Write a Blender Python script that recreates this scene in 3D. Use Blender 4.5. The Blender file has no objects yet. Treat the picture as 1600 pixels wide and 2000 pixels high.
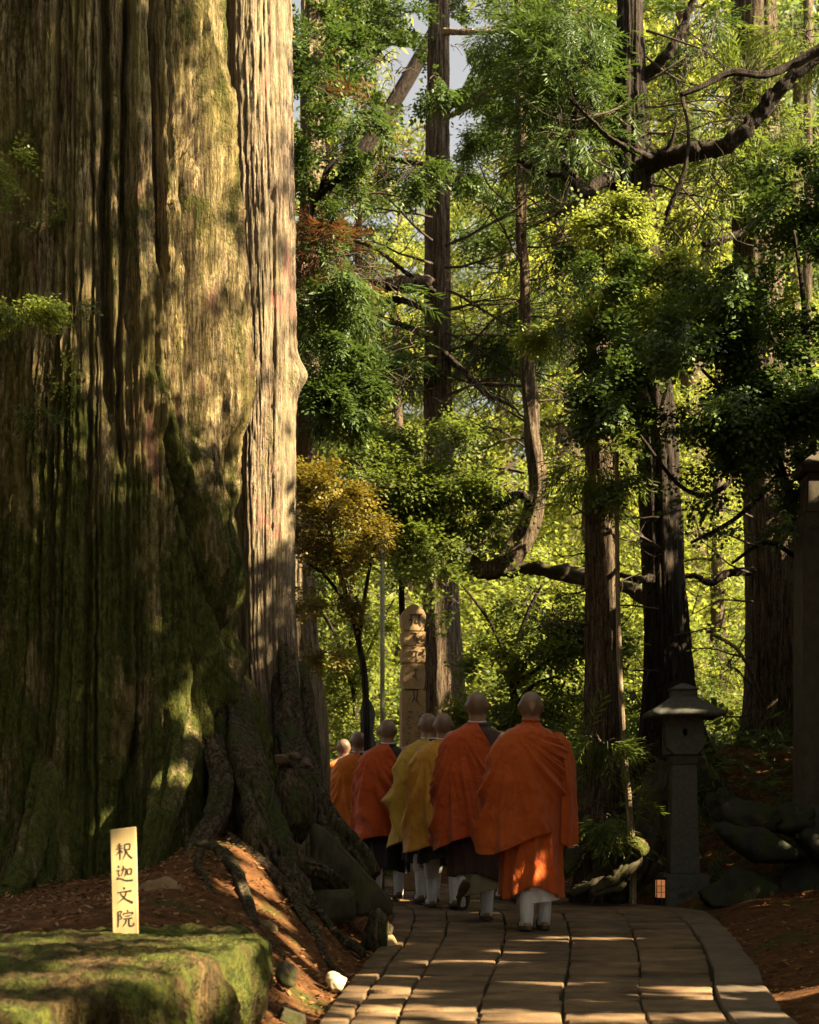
import bpy, bmesh, math, random
import numpy as np
from mathutils import Vector, Matrix

# ------------------------------------------------------------------ camera, sky, sun, exposure
S = bpy.context.scene
COL = S.collection
F = 2800.0            # focal length in photograph pixels
EYE = 0.905
HOR = 1568.0          # horizon row in the photograph
cam_d = bpy.data.cameras.new('camera')
cam = bpy.data.objects.new('camera', cam_d); COL.objects.link(cam)
cam.location = (0, 0, EYE); cam.rotation_euler = (math.radians(90), 0, 0)
cam_d.sensor_fit = 'VERTICAL'; cam_d.sensor_height = 36; cam_d.sensor_width = 28.8
cam_d.lens = F / 2000 * 36; cam_d.shift_y = (HOR - 1000) / 2000
cam_d.dof.use_dof = True; cam_d.dof.focus_distance = 10.6; cam_d.dof.aperture_fstop = 3.6
cam_d.clip_start = 0.05; cam_d.clip_end = 2000
S.camera = cam

SUN_EL, SUN_AZ = 35.0, 24.0      # azimuth: degrees from +X towards the camera side
ce, se = math.cos(math.radians(SUN_EL)), math.sin(math.radians(SUN_EL))
SUN = np.array([ce * math.cos(math.radians(SUN_AZ)), -ce * math.sin(math.radians(SUN_AZ)), se])
W = bpy.data.worlds.new('World'); S.world = W; W.use_nodes = True
wn = W.node_tree
sky = wn.nodes.new('ShaderNodeTexSky'); sky.sky_type = 'NISHITA'; sky.sun_disc = False
sky.sun_elevation = math.radians(SUN_EL); sky.sun_rotation = math.radians(90 + SUN_AZ)
sky.air_density = 1.0; sky.dust_density = 4.0; sky.ozone_density = 0.6
bgn = wn.nodes['Background']; bgn.inputs[1].default_value = 0.05
hs = wn.nodes.new('ShaderNodeHueSaturation'); hs.inputs['Saturation'].default_value = 0.06; hs.inputs['Value'].default_value = 0.72   # thin bright haze
wn.links.new(sky.outputs[0], hs.inputs['Color']); wn.links.new(hs.outputs[0], bgn.inputs[0])
sl = bpy.data.lights.new('sun', 'SUN'); sl.energy = 5.0; sl.angle = math.radians(0.5); sl.color = (1.0, 0.83, 0.54)
so = bpy.data.objects.new('sun', sl); COL.objects.link(so)
so.rotation_euler = Vector(SUN).to_track_quat('Z', 'Y').to_euler(); so.location = (20, -4, 20)
S.view_settings.view_transform = 'Standard'; S.view_settings.look = 'None'
S.view_settings.gamma = 1; S.view_settings.use_curve_mapping = False
S.view_settings.exposure = 2.7
S.render.engine = 'CYCLES'
S.cycles.use_denoising = True
S.cycles.max_bounces = 6; S.cycles.diffuse_bounces = 4; S.cycles.transmission_bounces = 4
S.cycles.glossy_bounces = 2; S.cycles.transparent_max_bounces = 4
S.cycles.sample_clamp_indirect = 6

rng = np.random.default_rng(7)
random.seed(7)

# ------------------------------------------------------------------ helpers
def P(px, py, d):
    return np.array([(px - 800) / F * d, d, EYE - (py - HOR) / F * d])

_tab = np.random.default_rng(99).random((64, 256, 256))
def vn(x, y, seed=0, perx=256):
    """smooth 2D value noise in 0..1, periodic in x after perx cells"""
    t = _tab[seed % 64]
    xi = np.floor(x).astype(int); yi = np.floor(y).astype(int)
    fx = x - xi; fy = y - yi
    fx = fx * fx * (3 - 2 * fx); fy = fy * fy * (3 - 2 * fy)
    x0 = (xi % perx) % 256; x1 = ((xi + 1) % perx) % 256; y0 = yi % 256; y1 = (yi + 1) % 256
    return (t[x0, y0] * (1 - fx) + t[x1, y0] * fx) * (1 - fy) + (t[x0, y1] * (1 - fx) + t[x1, y1] * fx) * fy
def fbm(x, y, seed=0, oct=4):
    v = 0; a = 0.5
    for i in range(oct):
        v = v + a * vn(x, y, seed + i); x = x * 2.03 + 5.1; y = y * 2.03 + 1.7; a *= 0.5
    return v
def sstep(a, b, x):
    t = np.clip((x - a) / (b - a), 0, 1); return t * t * (3 - 2 * t)

def tag(o, label=None, cat=None, group=None, kind=None):
    if label: o['label'] = label
    if cat: o['category'] = cat
    if group: o['group'] = group
    if kind: o['kind'] = kind
    return o
def thing(name, label, cat, loc=(0, 0, 0), group=None, rotz=0.0):
    o = bpy.data.objects.new(name, None); COL.objects.link(o)
    o.location = loc; o.rotation_euler = (0, 0, rotz); o.empty_display_size = 0.1
    return tag(o, label, cat, group)
def make_mesh(name, v, f, mat, smooth=True):
    v = np.asarray(v, dtype=np.float32).reshape(-1, 3); f = np.asarray(f, dtype=np.int32)
    k = f.shape[1]
    me = bpy.data.meshes.new(name)
    me.vertices.add(len(v)); me.vertices.foreach_set('co', v.ravel())
    me.loops.add(f.size); me.loops.foreach_set('vertex_index', f.ravel())
    me.polygons.add(len(f)); me.polygons.foreach_set('loop_start', np.arange(0, f.size, k, dtype=np.int32))
    if smooth: me.polygons.foreach_set('use_smooth', np.ones(len(f), dtype=bool))
    me.update(calc_edges=True)
    if mat: me.materials.append(mat)
    return me
def link(name, me, parent=None, kind=None):
    o = bpy.data.objects.new(name, me); COL.objects.link(o)
    if parent is not None: o.parent = parent
    if kind: o['kind'] = kind
    return o
def mobj(name, v, f, mat, parent=None, smooth=True, kind=None, world=True):
    v = np.asarray(v, dtype=float).reshape(-1, 3)
    if parent is not None and world: v = v - np.array(parent.location)
    return link(name, make_mesh(name, v, f, mat, smooth), parent, kind)
class MB:
    """collects vertices and quads (triangles repeat their last index)"""
    def __init__(s): s.v = []; s.f = []; s.n = 0
    def add(s, v, f):
        v = np.asarray(v, dtype=float).reshape(-1, 3); f = np.asarray(f, dtype=int)
        s.v.append(v); s.f.append(f + s.n); s.n += len(v); return s
    def get(s): return np.concatenate(s.v), np.concatenate(s.f)
def bm_obj(name, bm, mat, parent=None, smooth=False, kind=None):
    me = bpy.data.meshes.new(name); bm.to_mesh(me); bm.free()
    if mat: me.materials.append(mat)
    if smooth: me.polygons.foreach_set('use_smooth', np.ones(len(me.polygons), dtype=bool))
    return link(name, me, parent, kind)

def grid_faces(nu, nv, closed=True):
    """rows nv, columns nu (closed: columns wrap)"""
    i = np.arange(nv - 1)[:, None]; j = np.arange(nu if closed else nu - 1)[None, :]
    j2 = (j + 1) % nu
    return np.stack([i * nu + j, i * nu + j2, (i + 1) * nu + j2, (i + 1) * nu + j], -1).reshape(-1, 4)
def smooth_path(pts, n):
    pts = np.asarray(pts, dtype=float); m = len(pts)
    t = np.linspace(0, m - 1, n); i = np.clip(t.astype(int), 0, m - 2); u = (t - i)[:, None]
    p0 = pts[np.clip(i - 1, 0, m - 1)]; p1 = pts[i]; p2 = pts[i + 1]; p3 = pts[np.clip(i + 2, 0, m - 1)]
    return 0.5 * ((2 * p1) + (-p0 + p2) * u + (2 * p0 - 5 * p1 + 4 * p2 - p3) * u * u + (-p0 + 3 * p1 - 3 * p2 + p3) * u ** 3)
def tube(pts, rad, nseg=8, rough=0.0, seed=0):
    """closed tube along pts; rough: bark-like radial relief"""
    pts = np.asarray(pts, dtype=float); n = len(pts); rad = np.broadcast_to(np.asarray(rad, dtype=float), (n,))
    T = np.gradient(pts, axis=0); T /= np.linalg.norm(T, axis=1)[:, None] + 1e-9
    a = np.array([0.31, 0.17, 0.93]) if abs(T[0][2]) < 0.9 else np.array([0.95, 0.2, 0.1])
    N = np.zeros_like(pts); x = a - T[0] * np.dot(a, T[0]); N[0] = x / np.linalg.norm(x)
    for i in range(1, n):
        x = N[i - 1] - T[i] * np.dot(N[i - 1], T[i]); N[i] = x / (np.linalg.norm(x) + 1e-9)
    B = np.cross(T, N)
    th = np.arange(nseg) / nseg * 2 * math.pi
    R = np.repeat(rad[:, None], nseg, 1)
    if rough:
        s = np.cumsum(np.r_[0, np.linalg.norm(np.diff(pts, axis=0), axis=1)])
        R = R * (1 + rough * (vn(np.tile(th / (2 * math.pi) * 7, (n, 1)), np.repeat(s[:, None], nseg, 1) * 2.2, seed, 7) - 0.5)
                 + rough * 0.6 * (vn(np.tile(th / (2 * math.pi) * 4, (n, 1)), np.repeat(s[:, None], nseg, 1) * 0.8, seed + 3, 4) - 0.5))
    if rough > .6:
        q_ = np.tile(th / (2 * math.pi), (n, 1)); s_ = np.repeat(np.cumsum(np.r_[0, np.linalg.norm(np.diff(pts, axis=0), axis=1)])[:, None], nseg, 1)
        w_ = 1.5 * (vn(q_ * 5, s_ * 1.5, seed + 6, 5) - .5); f_ = vn(q_ * 13 + w_, s_ * 1.2, seed + 7, 13)
        R = R * (1 + .16 * (f_ - .5) - .28 * np.clip(1 - np.abs(f_ - .5) / .16, 0, 1) + .10 * (vn(q_ * 30 + w_ * 2, s_ * 9, seed + 8, 30) - .5))
    v = pts[:, None] + R[..., None] * (np.cos(th)[None, :, None] * N[:, None] + np.sin(th)[None, :, None] * B[:, None])
    v = v.reshape(-1, 3); f = grid_faces(nseg, n)
    c0 = len(v); v = np.vstack([v, pts[0], pts[-1]])
    j = np.arange(nseg); j2 = (j + 1) % nseg
    f = np.vstack([f, np.stack([np.full(nseg, c0), j2, j, np.full(nseg, c0)], -1)[:, [0, 1, 2, 2]],
                   np.stack([np.full(nseg, c0 + 1), (n - 1) * nseg + j, (n - 1) * nseg + j2], -1)[:, [0, 1, 2, 2]]])
    return v, f
def fix_tris(v, f):
    """split quads with a repeated index into real triangles, everything else into two"""
    f = np.asarray(f); t1 = f[:, [0, 1, 2]]; m = f[:, 2] != f[:, 3]; t2 = f[m][:, [0, 2, 3]]
    return np.vstack([t1, t2])
def solid(name, v, f, mat, parent=None, smooth=True, kind=None, world=True):
    return mobj(name, v, fix_tris(v, f), mat, parent, smooth, kind, world)

def box_bm(sx, sy, sz, bevel=0.0, seg=1, taper=1.0, z0=0.0):
    bm = bmesh.new(); bmesh.ops.create_cube(bm, size=1)
    for v in bm.verts:
        k = taper if v.co.z > 0 else 1
        v.co = Vector((v.co.x * sx * k, v.co.y * sy * k, (v.co.z + 0.5) * sz + z0))
    if bevel: bmesh.ops.bevel(bm, geom=bm.edges[:], offset=bevel, segments=seg, affect='EDGES')
    return bm

# ------------------------------------------------------------------ materials
def new_mat(name):
    m = bpy.data.materials.new(name); m.use_nodes = True
    nt = m.node_tree; return m, nt, nt.nodes, nt.links, nt.nodes['Principled BSDF']
def n_noise(nodes, links, vec, scale, detail=4, rough=0.55, dist=0.0):
    n = nodes.new('ShaderNodeTexNoise'); n.inputs['Scale'].default_value = scale
    n.inputs['Detail'].default_value = detail; n.inputs['Roughness'].default_value = rough; n.inputs['Distortion'].default_value = dist
    if vec is not None: links.new(vec, n.inputs['Vector'])
    return n.outputs['Fac']
def n_ramp(nodes, links, fac, stops):
    r = nodes.new('ShaderNodeValToRGB'); e = r.color_ramp.elements
    while len(e) < len(stops): e.new(0.5)
    for i, (p, c) in enumerate(stops):
        e[i].position = p; e[i].color = (*c, 1) if len(c) == 3 else c
    links.new(fac, r.inputs[0]); return r.outputs[0]
def n_mix(nodes, links, fac, a, b, mode='MIX'):
    m = nodes.new('ShaderNodeMix'); m.data_type = 'RGBA'; m.blend_type = mode
    for sock, val in ((m.inputs[0], fac), (m.inputs[6], a), (m.inputs[7], b)):
        if hasattr(val, 'links'): links.new(val, sock)
        else: sock.default_value = val if not isinstance(val, tuple) else (*val, 1)
    return m.outputs[2]
def n_map(nodes, links, scale, src='Object'):
    tc = nodes.new('ShaderNodeTexCoord'); mp = nodes.new('ShaderNodeMapping'); mp.inputs['Scale'].default_value = scale
    links.new(tc.outputs[src], mp.inputs[0]); return mp.outputs[0]
def n_math(nodes, links, op, a, b=0.0):
    m = nodes.new('ShaderNodeMath'); m.operation = op
    for s, v in ((m.inputs[0], a), (m.inputs[1], b)):
        if hasattr(v, 'links'): links.new(v, s)
        else: s.default_value = v
    return m.outputs[0]
def n_bump(nodes, links, bsdf, h, strength, dist=0.02):
    b = nodes.new('ShaderNodeBump'); b.inputs['Strength'].default_value = strength; b.inputs['Distance'].default_value = dist
    links.new(h, b.inputs['Height']); links.new(b.outputs[0], bsdf.inputs['Normal'])

def bark_mat(name, c1, c2, c3, moss=None, moss_lo=0.55, moss_w=0.12, red=None, bump=0.6, fib=16.0, moss_z=None, film=None):
    m, nt, N, L, B = new_mat(name)
    v = n_map(N, L, (fib, fib, fib * 0.07))
    fine = n_noise(N, L, v, 1.6, 6, 0.65)
    v2 = n_map(N, L, (2.3, 2.3, 0.9)); big = n_noise(N, L, v2, 1.0, 5, 0.6)
    col = n_ramp(N, L, fine, [(0.36, c1), (0.5, c2), (0.64, c3)])
    tint = n_ramp(N, L, big, [(0.3, (0.72, 0.68, 0.66)), (0.7, (1.0, 1.0, 1.0))])
    col = n_mix(N, L, 1.0, col, tint, 'MULTIPLY')
    crk = n_noise(N, L, n_map(N, L, (fib * 2.6, fib * 2.6, fib * 0.16)), 1.0, 5, 0.7)
    col = n_mix(N, L, 1.0, col, n_ramp(N, L, crk, [(0.38, (0.26, 0.23, 0.20)), (0.47, (0.92, 0.92, 0.92)), (0.62, (1.25, 1.25, 1.25))]), 'MULTIPLY')
    grit = n_noise(N, L, n_map(N, L, (fib * 3.2, fib * 3.2, fib * 1.3)), 1.0, 4, 0.75)
    col = n_mix(N, L, 1.0, col, n_ramp(N, L, grit, [(0.36, (0.45, 0.42, 0.40)), (0.52, (1, 1, 1)), (0.66, (1.2, 1.2, 1.2))]), 'MULTIPLY')
    if film:
        col = n_mix(N, L, n_ramp(N, L, n_noise(N, L, n_map(N, L, (2.6, 2.6, 0.7)), 1.0, 6, 0.7), [(0.42, (0, 0, 0)), (0.62, (0.6, 0.6, 0.6))]), col, film)
    fine = n_math(N, L, 'ADD', fine, n_math(N, L, 'MULTIPLY', n_math(N, L, 'ADD', crk, grit), 0.8))
    if red:
        v3 = n_map(N, L, (5, 5, 1.1)); rn = n_noise(N, L, v3, 1.0, 4, 0.6, 0.6)
        col = n_mix(N, L, n_ramp(N, L, rn, [(0.6, (0, 0, 0)), (0.68, (1, 1, 1))]), col, red)
    h = fine
    if moss:
        v4 = n_map(N, L, (3.2, 3.2, 1.3)); mn = n_noise(N, L, v4, 1.0, 8, 0.68, 0.3)
        fine2 = n_noise(N, L, n_map(N, L, (38, 38, 22)), 1.0, 3, 0.7)
        mn = n_math(N, L, 'ADD', mn, n_math(N, L, 'MULTIPLY', n_math(N, L, 'SUBTRACT', fine2, 0.5), 0.22))
        if moss_z:      # moss thickens towards the damp foot of the trunk
            sx = N.new('ShaderNodeSeparateXYZ'); L.new(n_map(N, L, (1, 1, 1)), sx.inputs[0])
            mr = N.new('ShaderNodeMapRange'); L.new(sx.outputs[2], mr.inputs[0])
            for i_, v_ in ((1, moss_z[0]), (2, moss_z[1]), (3, moss_z[2]), (4, 0.0)): mr.inputs[i_].default_value = v_
            mn = n_math(N, L, 'ADD', mn, mr.outputs[0])
        fac = n_ramp(N, L, mn, [(moss_lo, (0, 0, 0)), (moss_lo + moss_w, (1, 1, 1))])
        mcol = n_ramp(N, L, fine2, [(0.3, moss[0]), (0.7, moss[1])])
        col = n_mix(N, L, fac, col, mcol)
        h = n_math(N, L, 'ADD', h, n_math(N, L, 'MULTIPLY', fac, fine2))
    L.new(col, B.inputs['Base Color']); B.inputs['Roughness'].default_value = 0.95
    B.inputs['Specular IOR Level'].default_value = 0.15
    n_bump(N, L, B, h, bump, 0.035)
    return m
def leaf_mat(name, stops, trans, tf=0.4, rough=0.5, scale=0.9):
    m, nt, N, L, B = new_mat(name)
    g = N.new('ShaderNodeNewGeometry')
    nz = n_noise(N, L, n_map(N, L, (scale,) * 3), 1.0, 3, 0.6)
    f = n_math(N, L, 'ADD', n_math(N, L, 'MULTIPLY', g.outputs['Random Per Island'], 0.55), n_math(N, L, 'MULTIPLY', nz, 0.5))
    col = n_ramp(N, L, f, stops)
    L.new(col, B.inputs['Base Color']); B.inputs['Roughness'].default_value = rough; B.inputs['Specular IOR Level'].default_value = 0.25
    T = N.new('ShaderNodeBsdfTranslucent'); L.new(n_mix(N, L, 0.65, col, trans), T.inputs[0])
    X = N.new('ShaderNodeMixShader'); X.inputs[0].default_value = tf
    L.new(B.outputs[0], X.inputs[1]); L.new(T.outputs[0], X.inputs[2])
    L.new(X.outputs[0], N['Material Output'].inputs[0])
    return m
def simple_mat(name, c1, c2, scale=6.0, rough=0.85, bump=0.3, stretch=(1, 1, 1), detail=6, dist=0.01, spec=0.25, moss=None, moss_lo=0.56):
    m, nt, N, L, B = new_mat(name)
    v = n_map(N, L, tuple(scale * s for s in stretch))
    f = n_noise(N, L, v, 1.0, detail, 0.65)
    col = n_ramp(N, L, f, [(0.3, c1), (0.7, c2)])
    if moss:
        mn = n_noise(N, L, n_map(N, L, (3.5, 3.5, 3.5)), 1.0, 7, 0.7)
        col = n_mix(N, L, n_ramp(N, L, mn, [(moss_lo - 0.06, (0, 0, 0)), (moss_lo + 0.06, (1, 1, 1))]), col, moss)
    L.new(col, B.inputs['Base Color']); B.inputs['Roughness'].default_value = rough; B.inputs['Specular IOR Level'].default_value = spec
    if bump: n_bump(N, L, B, n_noise(N, L, v, 3.0, 6, 0.7), bump, dist)
    return m

M_giant = bark_mat('giant_cedar_bark', (0.065, 0.043, 0.023), (0.245, 0.185, 0.095), (0.43, 0.34, 0.175),
                   moss=((0.018, 0.026, 0.006), (0.105, 0.105, 0.018)), moss_lo=0.52, moss_w=0.10, red=(0.15, 0.08, 0.05), bump=1.0, fib=20, moss_z=(2.4, 4.4, 0.13), film=(0.20, 0.165, 0.04))
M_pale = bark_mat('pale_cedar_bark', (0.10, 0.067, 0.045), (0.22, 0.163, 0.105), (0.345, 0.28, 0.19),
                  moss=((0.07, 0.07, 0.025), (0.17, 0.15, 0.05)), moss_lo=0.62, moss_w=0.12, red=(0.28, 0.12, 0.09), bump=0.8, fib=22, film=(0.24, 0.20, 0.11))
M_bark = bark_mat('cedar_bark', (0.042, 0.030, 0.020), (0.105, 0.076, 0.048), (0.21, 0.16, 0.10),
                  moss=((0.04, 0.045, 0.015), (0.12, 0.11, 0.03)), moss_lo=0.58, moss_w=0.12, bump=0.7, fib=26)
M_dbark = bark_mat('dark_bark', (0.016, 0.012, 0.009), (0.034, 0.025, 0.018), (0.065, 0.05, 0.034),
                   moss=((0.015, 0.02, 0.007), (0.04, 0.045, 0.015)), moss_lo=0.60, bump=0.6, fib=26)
M_tbark = bark_mat('thin_stem_bark', (0.11, 0.08, 0.05), (0.24, 0.18, 0.11), (0.4, 0.32, 0.2), bump=0.3, fib=30)
M_twig = simple_mat('twig_bark', (0.03, 0.022, 0.016), (0.09, 0.065, 0.045), 18, 0.9, 0)

G_dark = [(0.15, (0.022, 0.042, 0.011)), (0.5, (0.048, 0.082, 0.018)), (0.85, (0.10, 0.13, 0.03))]
G_mid = [(0.15, (0.04, 0.062, 0.012)), (0.5, (0.082, 0.11, 0.02)), (0.85, (0.15, 0.16, 0.03))]
G_lime = [(0.15, (0.08, 0.105, 0.018)), (0.5, (0.13, 0.16, 0.025)), (0.85, (0.20, 0.21, 0.04))]
G_amber = [(0.15, (0.075, 0.072, 0.013)), (0.5, (0.135, 0.115, 0.018)), (0.85, (0.22, 0.165, 0.03))]
G_rust = [(0.15, (0.035, 0.018, 0.010)), (0.5, (0.08, 0.038, 0.02)), (0.85, (0.15, 0.08, 0.035))]
L_dark = leaf_mat('dark_leaves', G_dark, (0.10, 0.16, 0.02), 0.3)
L_mid = leaf_mat('green_leaves', G_mid, (0.2, 0.26, 0.03), 0.42)
L_lime = leaf_mat('lime_leaves', G_lime, (0.34, 0.38, 0.05), 0.5)
L_amber = leaf_mat('amber_leaves', G_amber, (0.27, 0.19, 0.02), 0.4)
L_rust = leaf_mat('rust_fronds', G_rust, (0.22, 0.08, 0.02), 0.3)
L_far = leaf_mat('far_leaves', [(0.15, (0.07, 0.115, 0.02)), (0.5, (0.15, 0.195, 0.035)), (0.85, (0.27, 0.28, 0.06))], (0.50, 0.51, 0.06), 0.5, scale=0.35)
L_fard = leaf_mat('far_deep_leaves', [(0.15, (0.035, 0.068, 0.016)), (0.5, (0.08, 0.13, 0.026)), (0.85, (0.17, 0.20, 0.04))], (0.25, 0.34, 0.06), 0.45, scale=0.35)

M_stone = simple_mat('dark_stone', (0.03, 0.03, 0.027), (0.075, 0.072, 0.06), 9, 0.9, 0.5, moss=(0.035, 0.045, 0.015), moss_lo=0.58)
M_lstone = simple_mat('lantern_granite', (0.050, 0.047, 0.038), (0.10, 0.094, 0.075), 26, 0.9, 0.35, moss=(0.07, 0.085, 0.05), moss_lo=0.64)
M_mossy = bark_mat('moss_cushion', (0.035, 0.026, 0.012), (0.10, 0.062, 0.026), (0.15, 0.10, 0.04), moss=((0.02, 0.03, 0.006), (0.10, 0.098, 0.016)), moss_lo=0.43, moss_w=.10, bump=1.0, fib=9)
M_dmoss = simple_mat('mossy_root_bark', (0.018, 0.016, 0.010), (0.075, 0.06, 0.035), 9, 1.0, 0.8, stretch=(1, 1, 0.4), spec=0.1, moss=(0.045, 0.05, 0.012), moss_lo=0.58)
M_toba = simple_mat('ochre_stone', (0.21, 0.135, 0.06), (0.36, 0.235, 0.11), 16, 0.9, 0.35)
M_pillar = simple_mat('brown_stone', (0.040, 0.031, 0.020), (0.078, 0.062, 0.040), 10, 0.9, 0.3)
M_cream = simple_mat('cream_rock', (0.30, 0.24, 0.14), (0.50, 0.42, 0.27), 14, 0.8, 0.3)
M_brownrock = simple_mat('brown_rock', (0.11, 0.065, 0.03), (0.24, 0.15, 0.07), 8, 0.9, 0.5, moss=(0.06, 0.055, 0.02))
M_soil = None

# ------------------------------------------------------------------ lie of the land
YT = [2, 5.87, 8, 9.67, 12, 13.5, 15.5, 18, 21, 25, 30]
XL = [-.5, -.38, -.27, -.17, -.14, -.32, -.95, -2.0, -3.6, -6.0, -9.5]
YR = [2, 5.87, 8, 9.67, 11.4, 12.2, 12.8, 13.4, 14.5, 16, 18, 21, 25, 30]
XR = [1.45, 1.59, 1.94, 2.2, 2.42, 2.42, 2.0, 1.5, 1.0, .4, -.5, -2.0, -4.4, -7.9]
_l = smooth_path(np.column_stack([YT, XL]), 300); _r = smooth_path(np.column_stack([YR, XR]), 300)
def xl(y): return np.interp(y, _l[:, 0], _l[:, 1])
def xr(y): return np.interp(y, _r[:, 0], _r[:, 1])
def ground_h(x, y):
    x = np.asarray(x, dtype=float); y = np.asarray(y, dtype=float)
    dl = xl(y) - x; dr = x - xr(y)
    rough = (fbm(x * 1.3 + 50, y * 1.3 + 50, 3) - 0.5)
    nl = 0.22 * sstep(0, 0.9, dl) + 0.42 * sstep(0.15, 1.1, dl) * np.exp(-((y - 9.3) / 1.7) ** 2) * np.exp(-((x + 1.05) / 0.75) ** 2) \
        + 0.35 * sstep(1.5, 7, dl) * sstep(7, 16, y) + 0.10 * sstep(0.05, 0.5, dl) * sstep(6, 7, y)
    nr = 0.06 * sstep(0, 0.5, dr) + sstep(11.0, 15.5, y) * (0.75 * sstep(0.1, 1.6, dr) + 0.75 * sstep(1.0, 3.2, dr))
    out = np.where(dl > 0, nl, 0) + np.where(dr > 0, nr, 0)
    side = np.maximum(sstep(0, 0.35, dl), sstep(0, 0.35, dr))
    out = out + side * rough * 0.14
    out = out + 0.17 * np.clip(y - 21, 0, 70) * sstep(20, 30, y)
    out = out - 0.045 * (1 - side)            # the bed the paving lies on
    return out

def ground_mat():
    m, nt, N, L, B = new_mat('forest_floor')
    v = n_map(N, L, (1, 1, 1))
    a = n_noise(N, L, v, 9.0, 8, 0.7); b = n_noise(N, L, v, 1.4, 5, 0.6); c = n_noise(N, L, v, 60.0, 4, 0.7)
    col = n_ramp(N, L, a, [(0.3, (0.035, 0.016, 0.007)), (0.5, (0.11, 0.048, 0.018)), (0.72, (0.24, 0.105, 0.038))])
    gr = n_ramp(N, L, c, [(0.3, (0.03, 0.035, 0.01)), (0.7, (0.09, 0.095, 0.02))])
    col = n_mix(N, L, n_ramp(N, L, b, [(0.55, (0, 0, 0)), (0.66, (1, 1, 1))]), col, gr)
    L.new(col, B.inputs['Base Color']); B.inputs['Roughness'].default_value = 1.0; B.inputs['Specular IOR Level'].default_value = 0.1
    n_bump(N, L, B, n_math(N, L, 'ADD', a, c), 0.9, 0.03)
    return m
M_soil = ground_mat()
gx = np.unique(np.concatenate([np.linspace(-300, -30, 12), np.linspace(-30, -5, 30), np.linspace(-5, 6, 130), np.linspace(6, 30, 30), np.linspace(30, 300, 12)]))
gy = np.unique(np.concatenate([np.linspace(-120, 0, 14), np.linspace(0, 4, 12), np.linspace(4, 18, 150), np.linspace(18, 60, 60), np.linspace(60, 500, 20)]))
GX, GY = np.meshgrid(gx, gy)
GZ = ground_h(GX, GY)
ground = mobj('ground', np.stack([GX, GY, GZ], -1).reshape(-1, 3), grid_faces(len(gx), len(gy), False), M_soil)
tag(ground, 'brown forest floor of soil, moss and leaf litter', None, None, 'structure')

# ------------------------------------------------------------------ paved path
def paving_mat():
    m, nt, N, L, B = new_mat('paving_stone')
    v = n_map(N, L, (1, 1, 1)); oi = N.new('ShaderNodeObjectInfo')
    a = n_noise(N, L, v, 5.0, 6, 0.65); c = n_noise(N, L, v, 70.0, 4, 0.7)
    col = n_ramp(N, L, a, [(0.3, (0.10, 0.062, 0.032)), (0.7, (0.25, 0.16, 0.082))])
    col = n_mix(N, L, 1.0, col, n_ramp(N, L, oi.outputs['Random'], [(0.0, (0.72, 0.70, 0.66)), (1.0, (1.08, 1.02, 0.95))]), 'MULTIPLY')
    col = n_mix(N, L, 1.0, col, n_ramp(N, L, c, [(0.3, (0.75, 0.75, 0.75)), (0.6, (1, 1, 1))]), 'MULTIPLY')
    st = n_noise(N, L, n_map(N, L, (1.7, 1.7, 1.7)), 1.0, 7, 0.7)
    col = n_mix(N, L, 1.0, col, n_ramp(N, L, st, [(0.38, (0.5, 0.5, 0.48)), (0.56, (1, 1, 1))]), 'MULTIPLY')
    ms = n_noise(N, L, n_map(N, L, (4.5, 4.5, 4.5)), 1.0, 8, 0.75)
    col = n_mix(N, L, n_ramp(N, L, ms, [(0.60, (0, 0, 0)), (0.68, (.7, .7, .7))]), col, (0.05, 0.052, 0.018))
    L.new(col, B.inputs['Base Color']); B.inputs['Roughness'].default_value = 0.8; B.inputs['Specular IOR Level'].default_value = 0.3
    n_bump(N, L, B, n_math(N, L, 'ADD', n_math(N, L, 'MULTIPLY', a, 1.5), c), 0.5, 0.01)
    return m
M_pave = paving_mat()
M_bed = simple_mat('joint_soil', (0.010, 0.010, 0.005), (0.030, 0.032, 0.012), 22, 1.0, 0.6)
ys = np.linspace(2.0, 27, 160)
v = []
for y in ys:
    for t in (0, .25, .5, .75, 1): v.append((xl(y) * (1 - t) + xr(y) * t, y, -0.028))
path = mobj('path', v, grid_faces(5, len(ys), False), M_bed)
tag(path, 'stone paved path curving left between the cedars', None, None, 'structure')
FR = [0, .075, .19, .385, .595, .80, 1.0]
KERB = 0.26
def slab(x0a, x1a, x0b, x1b, ya, yb, name, mat, zt, top_tilt, gap=0.007):
    """four corner block from row ya (x0a..x1a) to yb (x0b..x1b), chamfered top, uneven height"""
    gy_ = .017; c = np.array([[x0a + gap, ya + gy_], [x1a - gap, ya + gy_], [x1b - gap, yb - gy_], [x0b + gap, yb - gy_]])
    ctr = c.mean(0); c = c + rng.normal(0, 0.005, c.shape)
    ins = ctr + (c - ctr) * np.array([[1 - 0.008 / max(.05, (x1a - x0a) / 2), 1 - 0.008 / max(.05, (yb - ya) / 2)]])
    zz = zt + top_tilt
    vs = [(p[0], p[1], -0.06) for p in c] + [(p[0], p[1], z - 0.006) for p, z in zip(c, zz)] + [(p[0], p[1], z) for p, z in zip(ins, zz)]
    fs = [(i, (i + 1) % 4, 4 + (i + 1) % 4, 4 + i) for i in range(4)] + [(4 + i, 4 + (i + 1) % 4, 8 + (i + 1) % 4, 8 + i) for i in range(4)] + [(8, 9, 10, 11)]
    return mobj(name, vs, fs, mat, path, smooth=False)
nslab = 0; y = 4.6; jit = np.zeros(7)
def cx(f, yy): return xl(yy) + (xr(yy) - KERB - xl(yy)) * f
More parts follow.
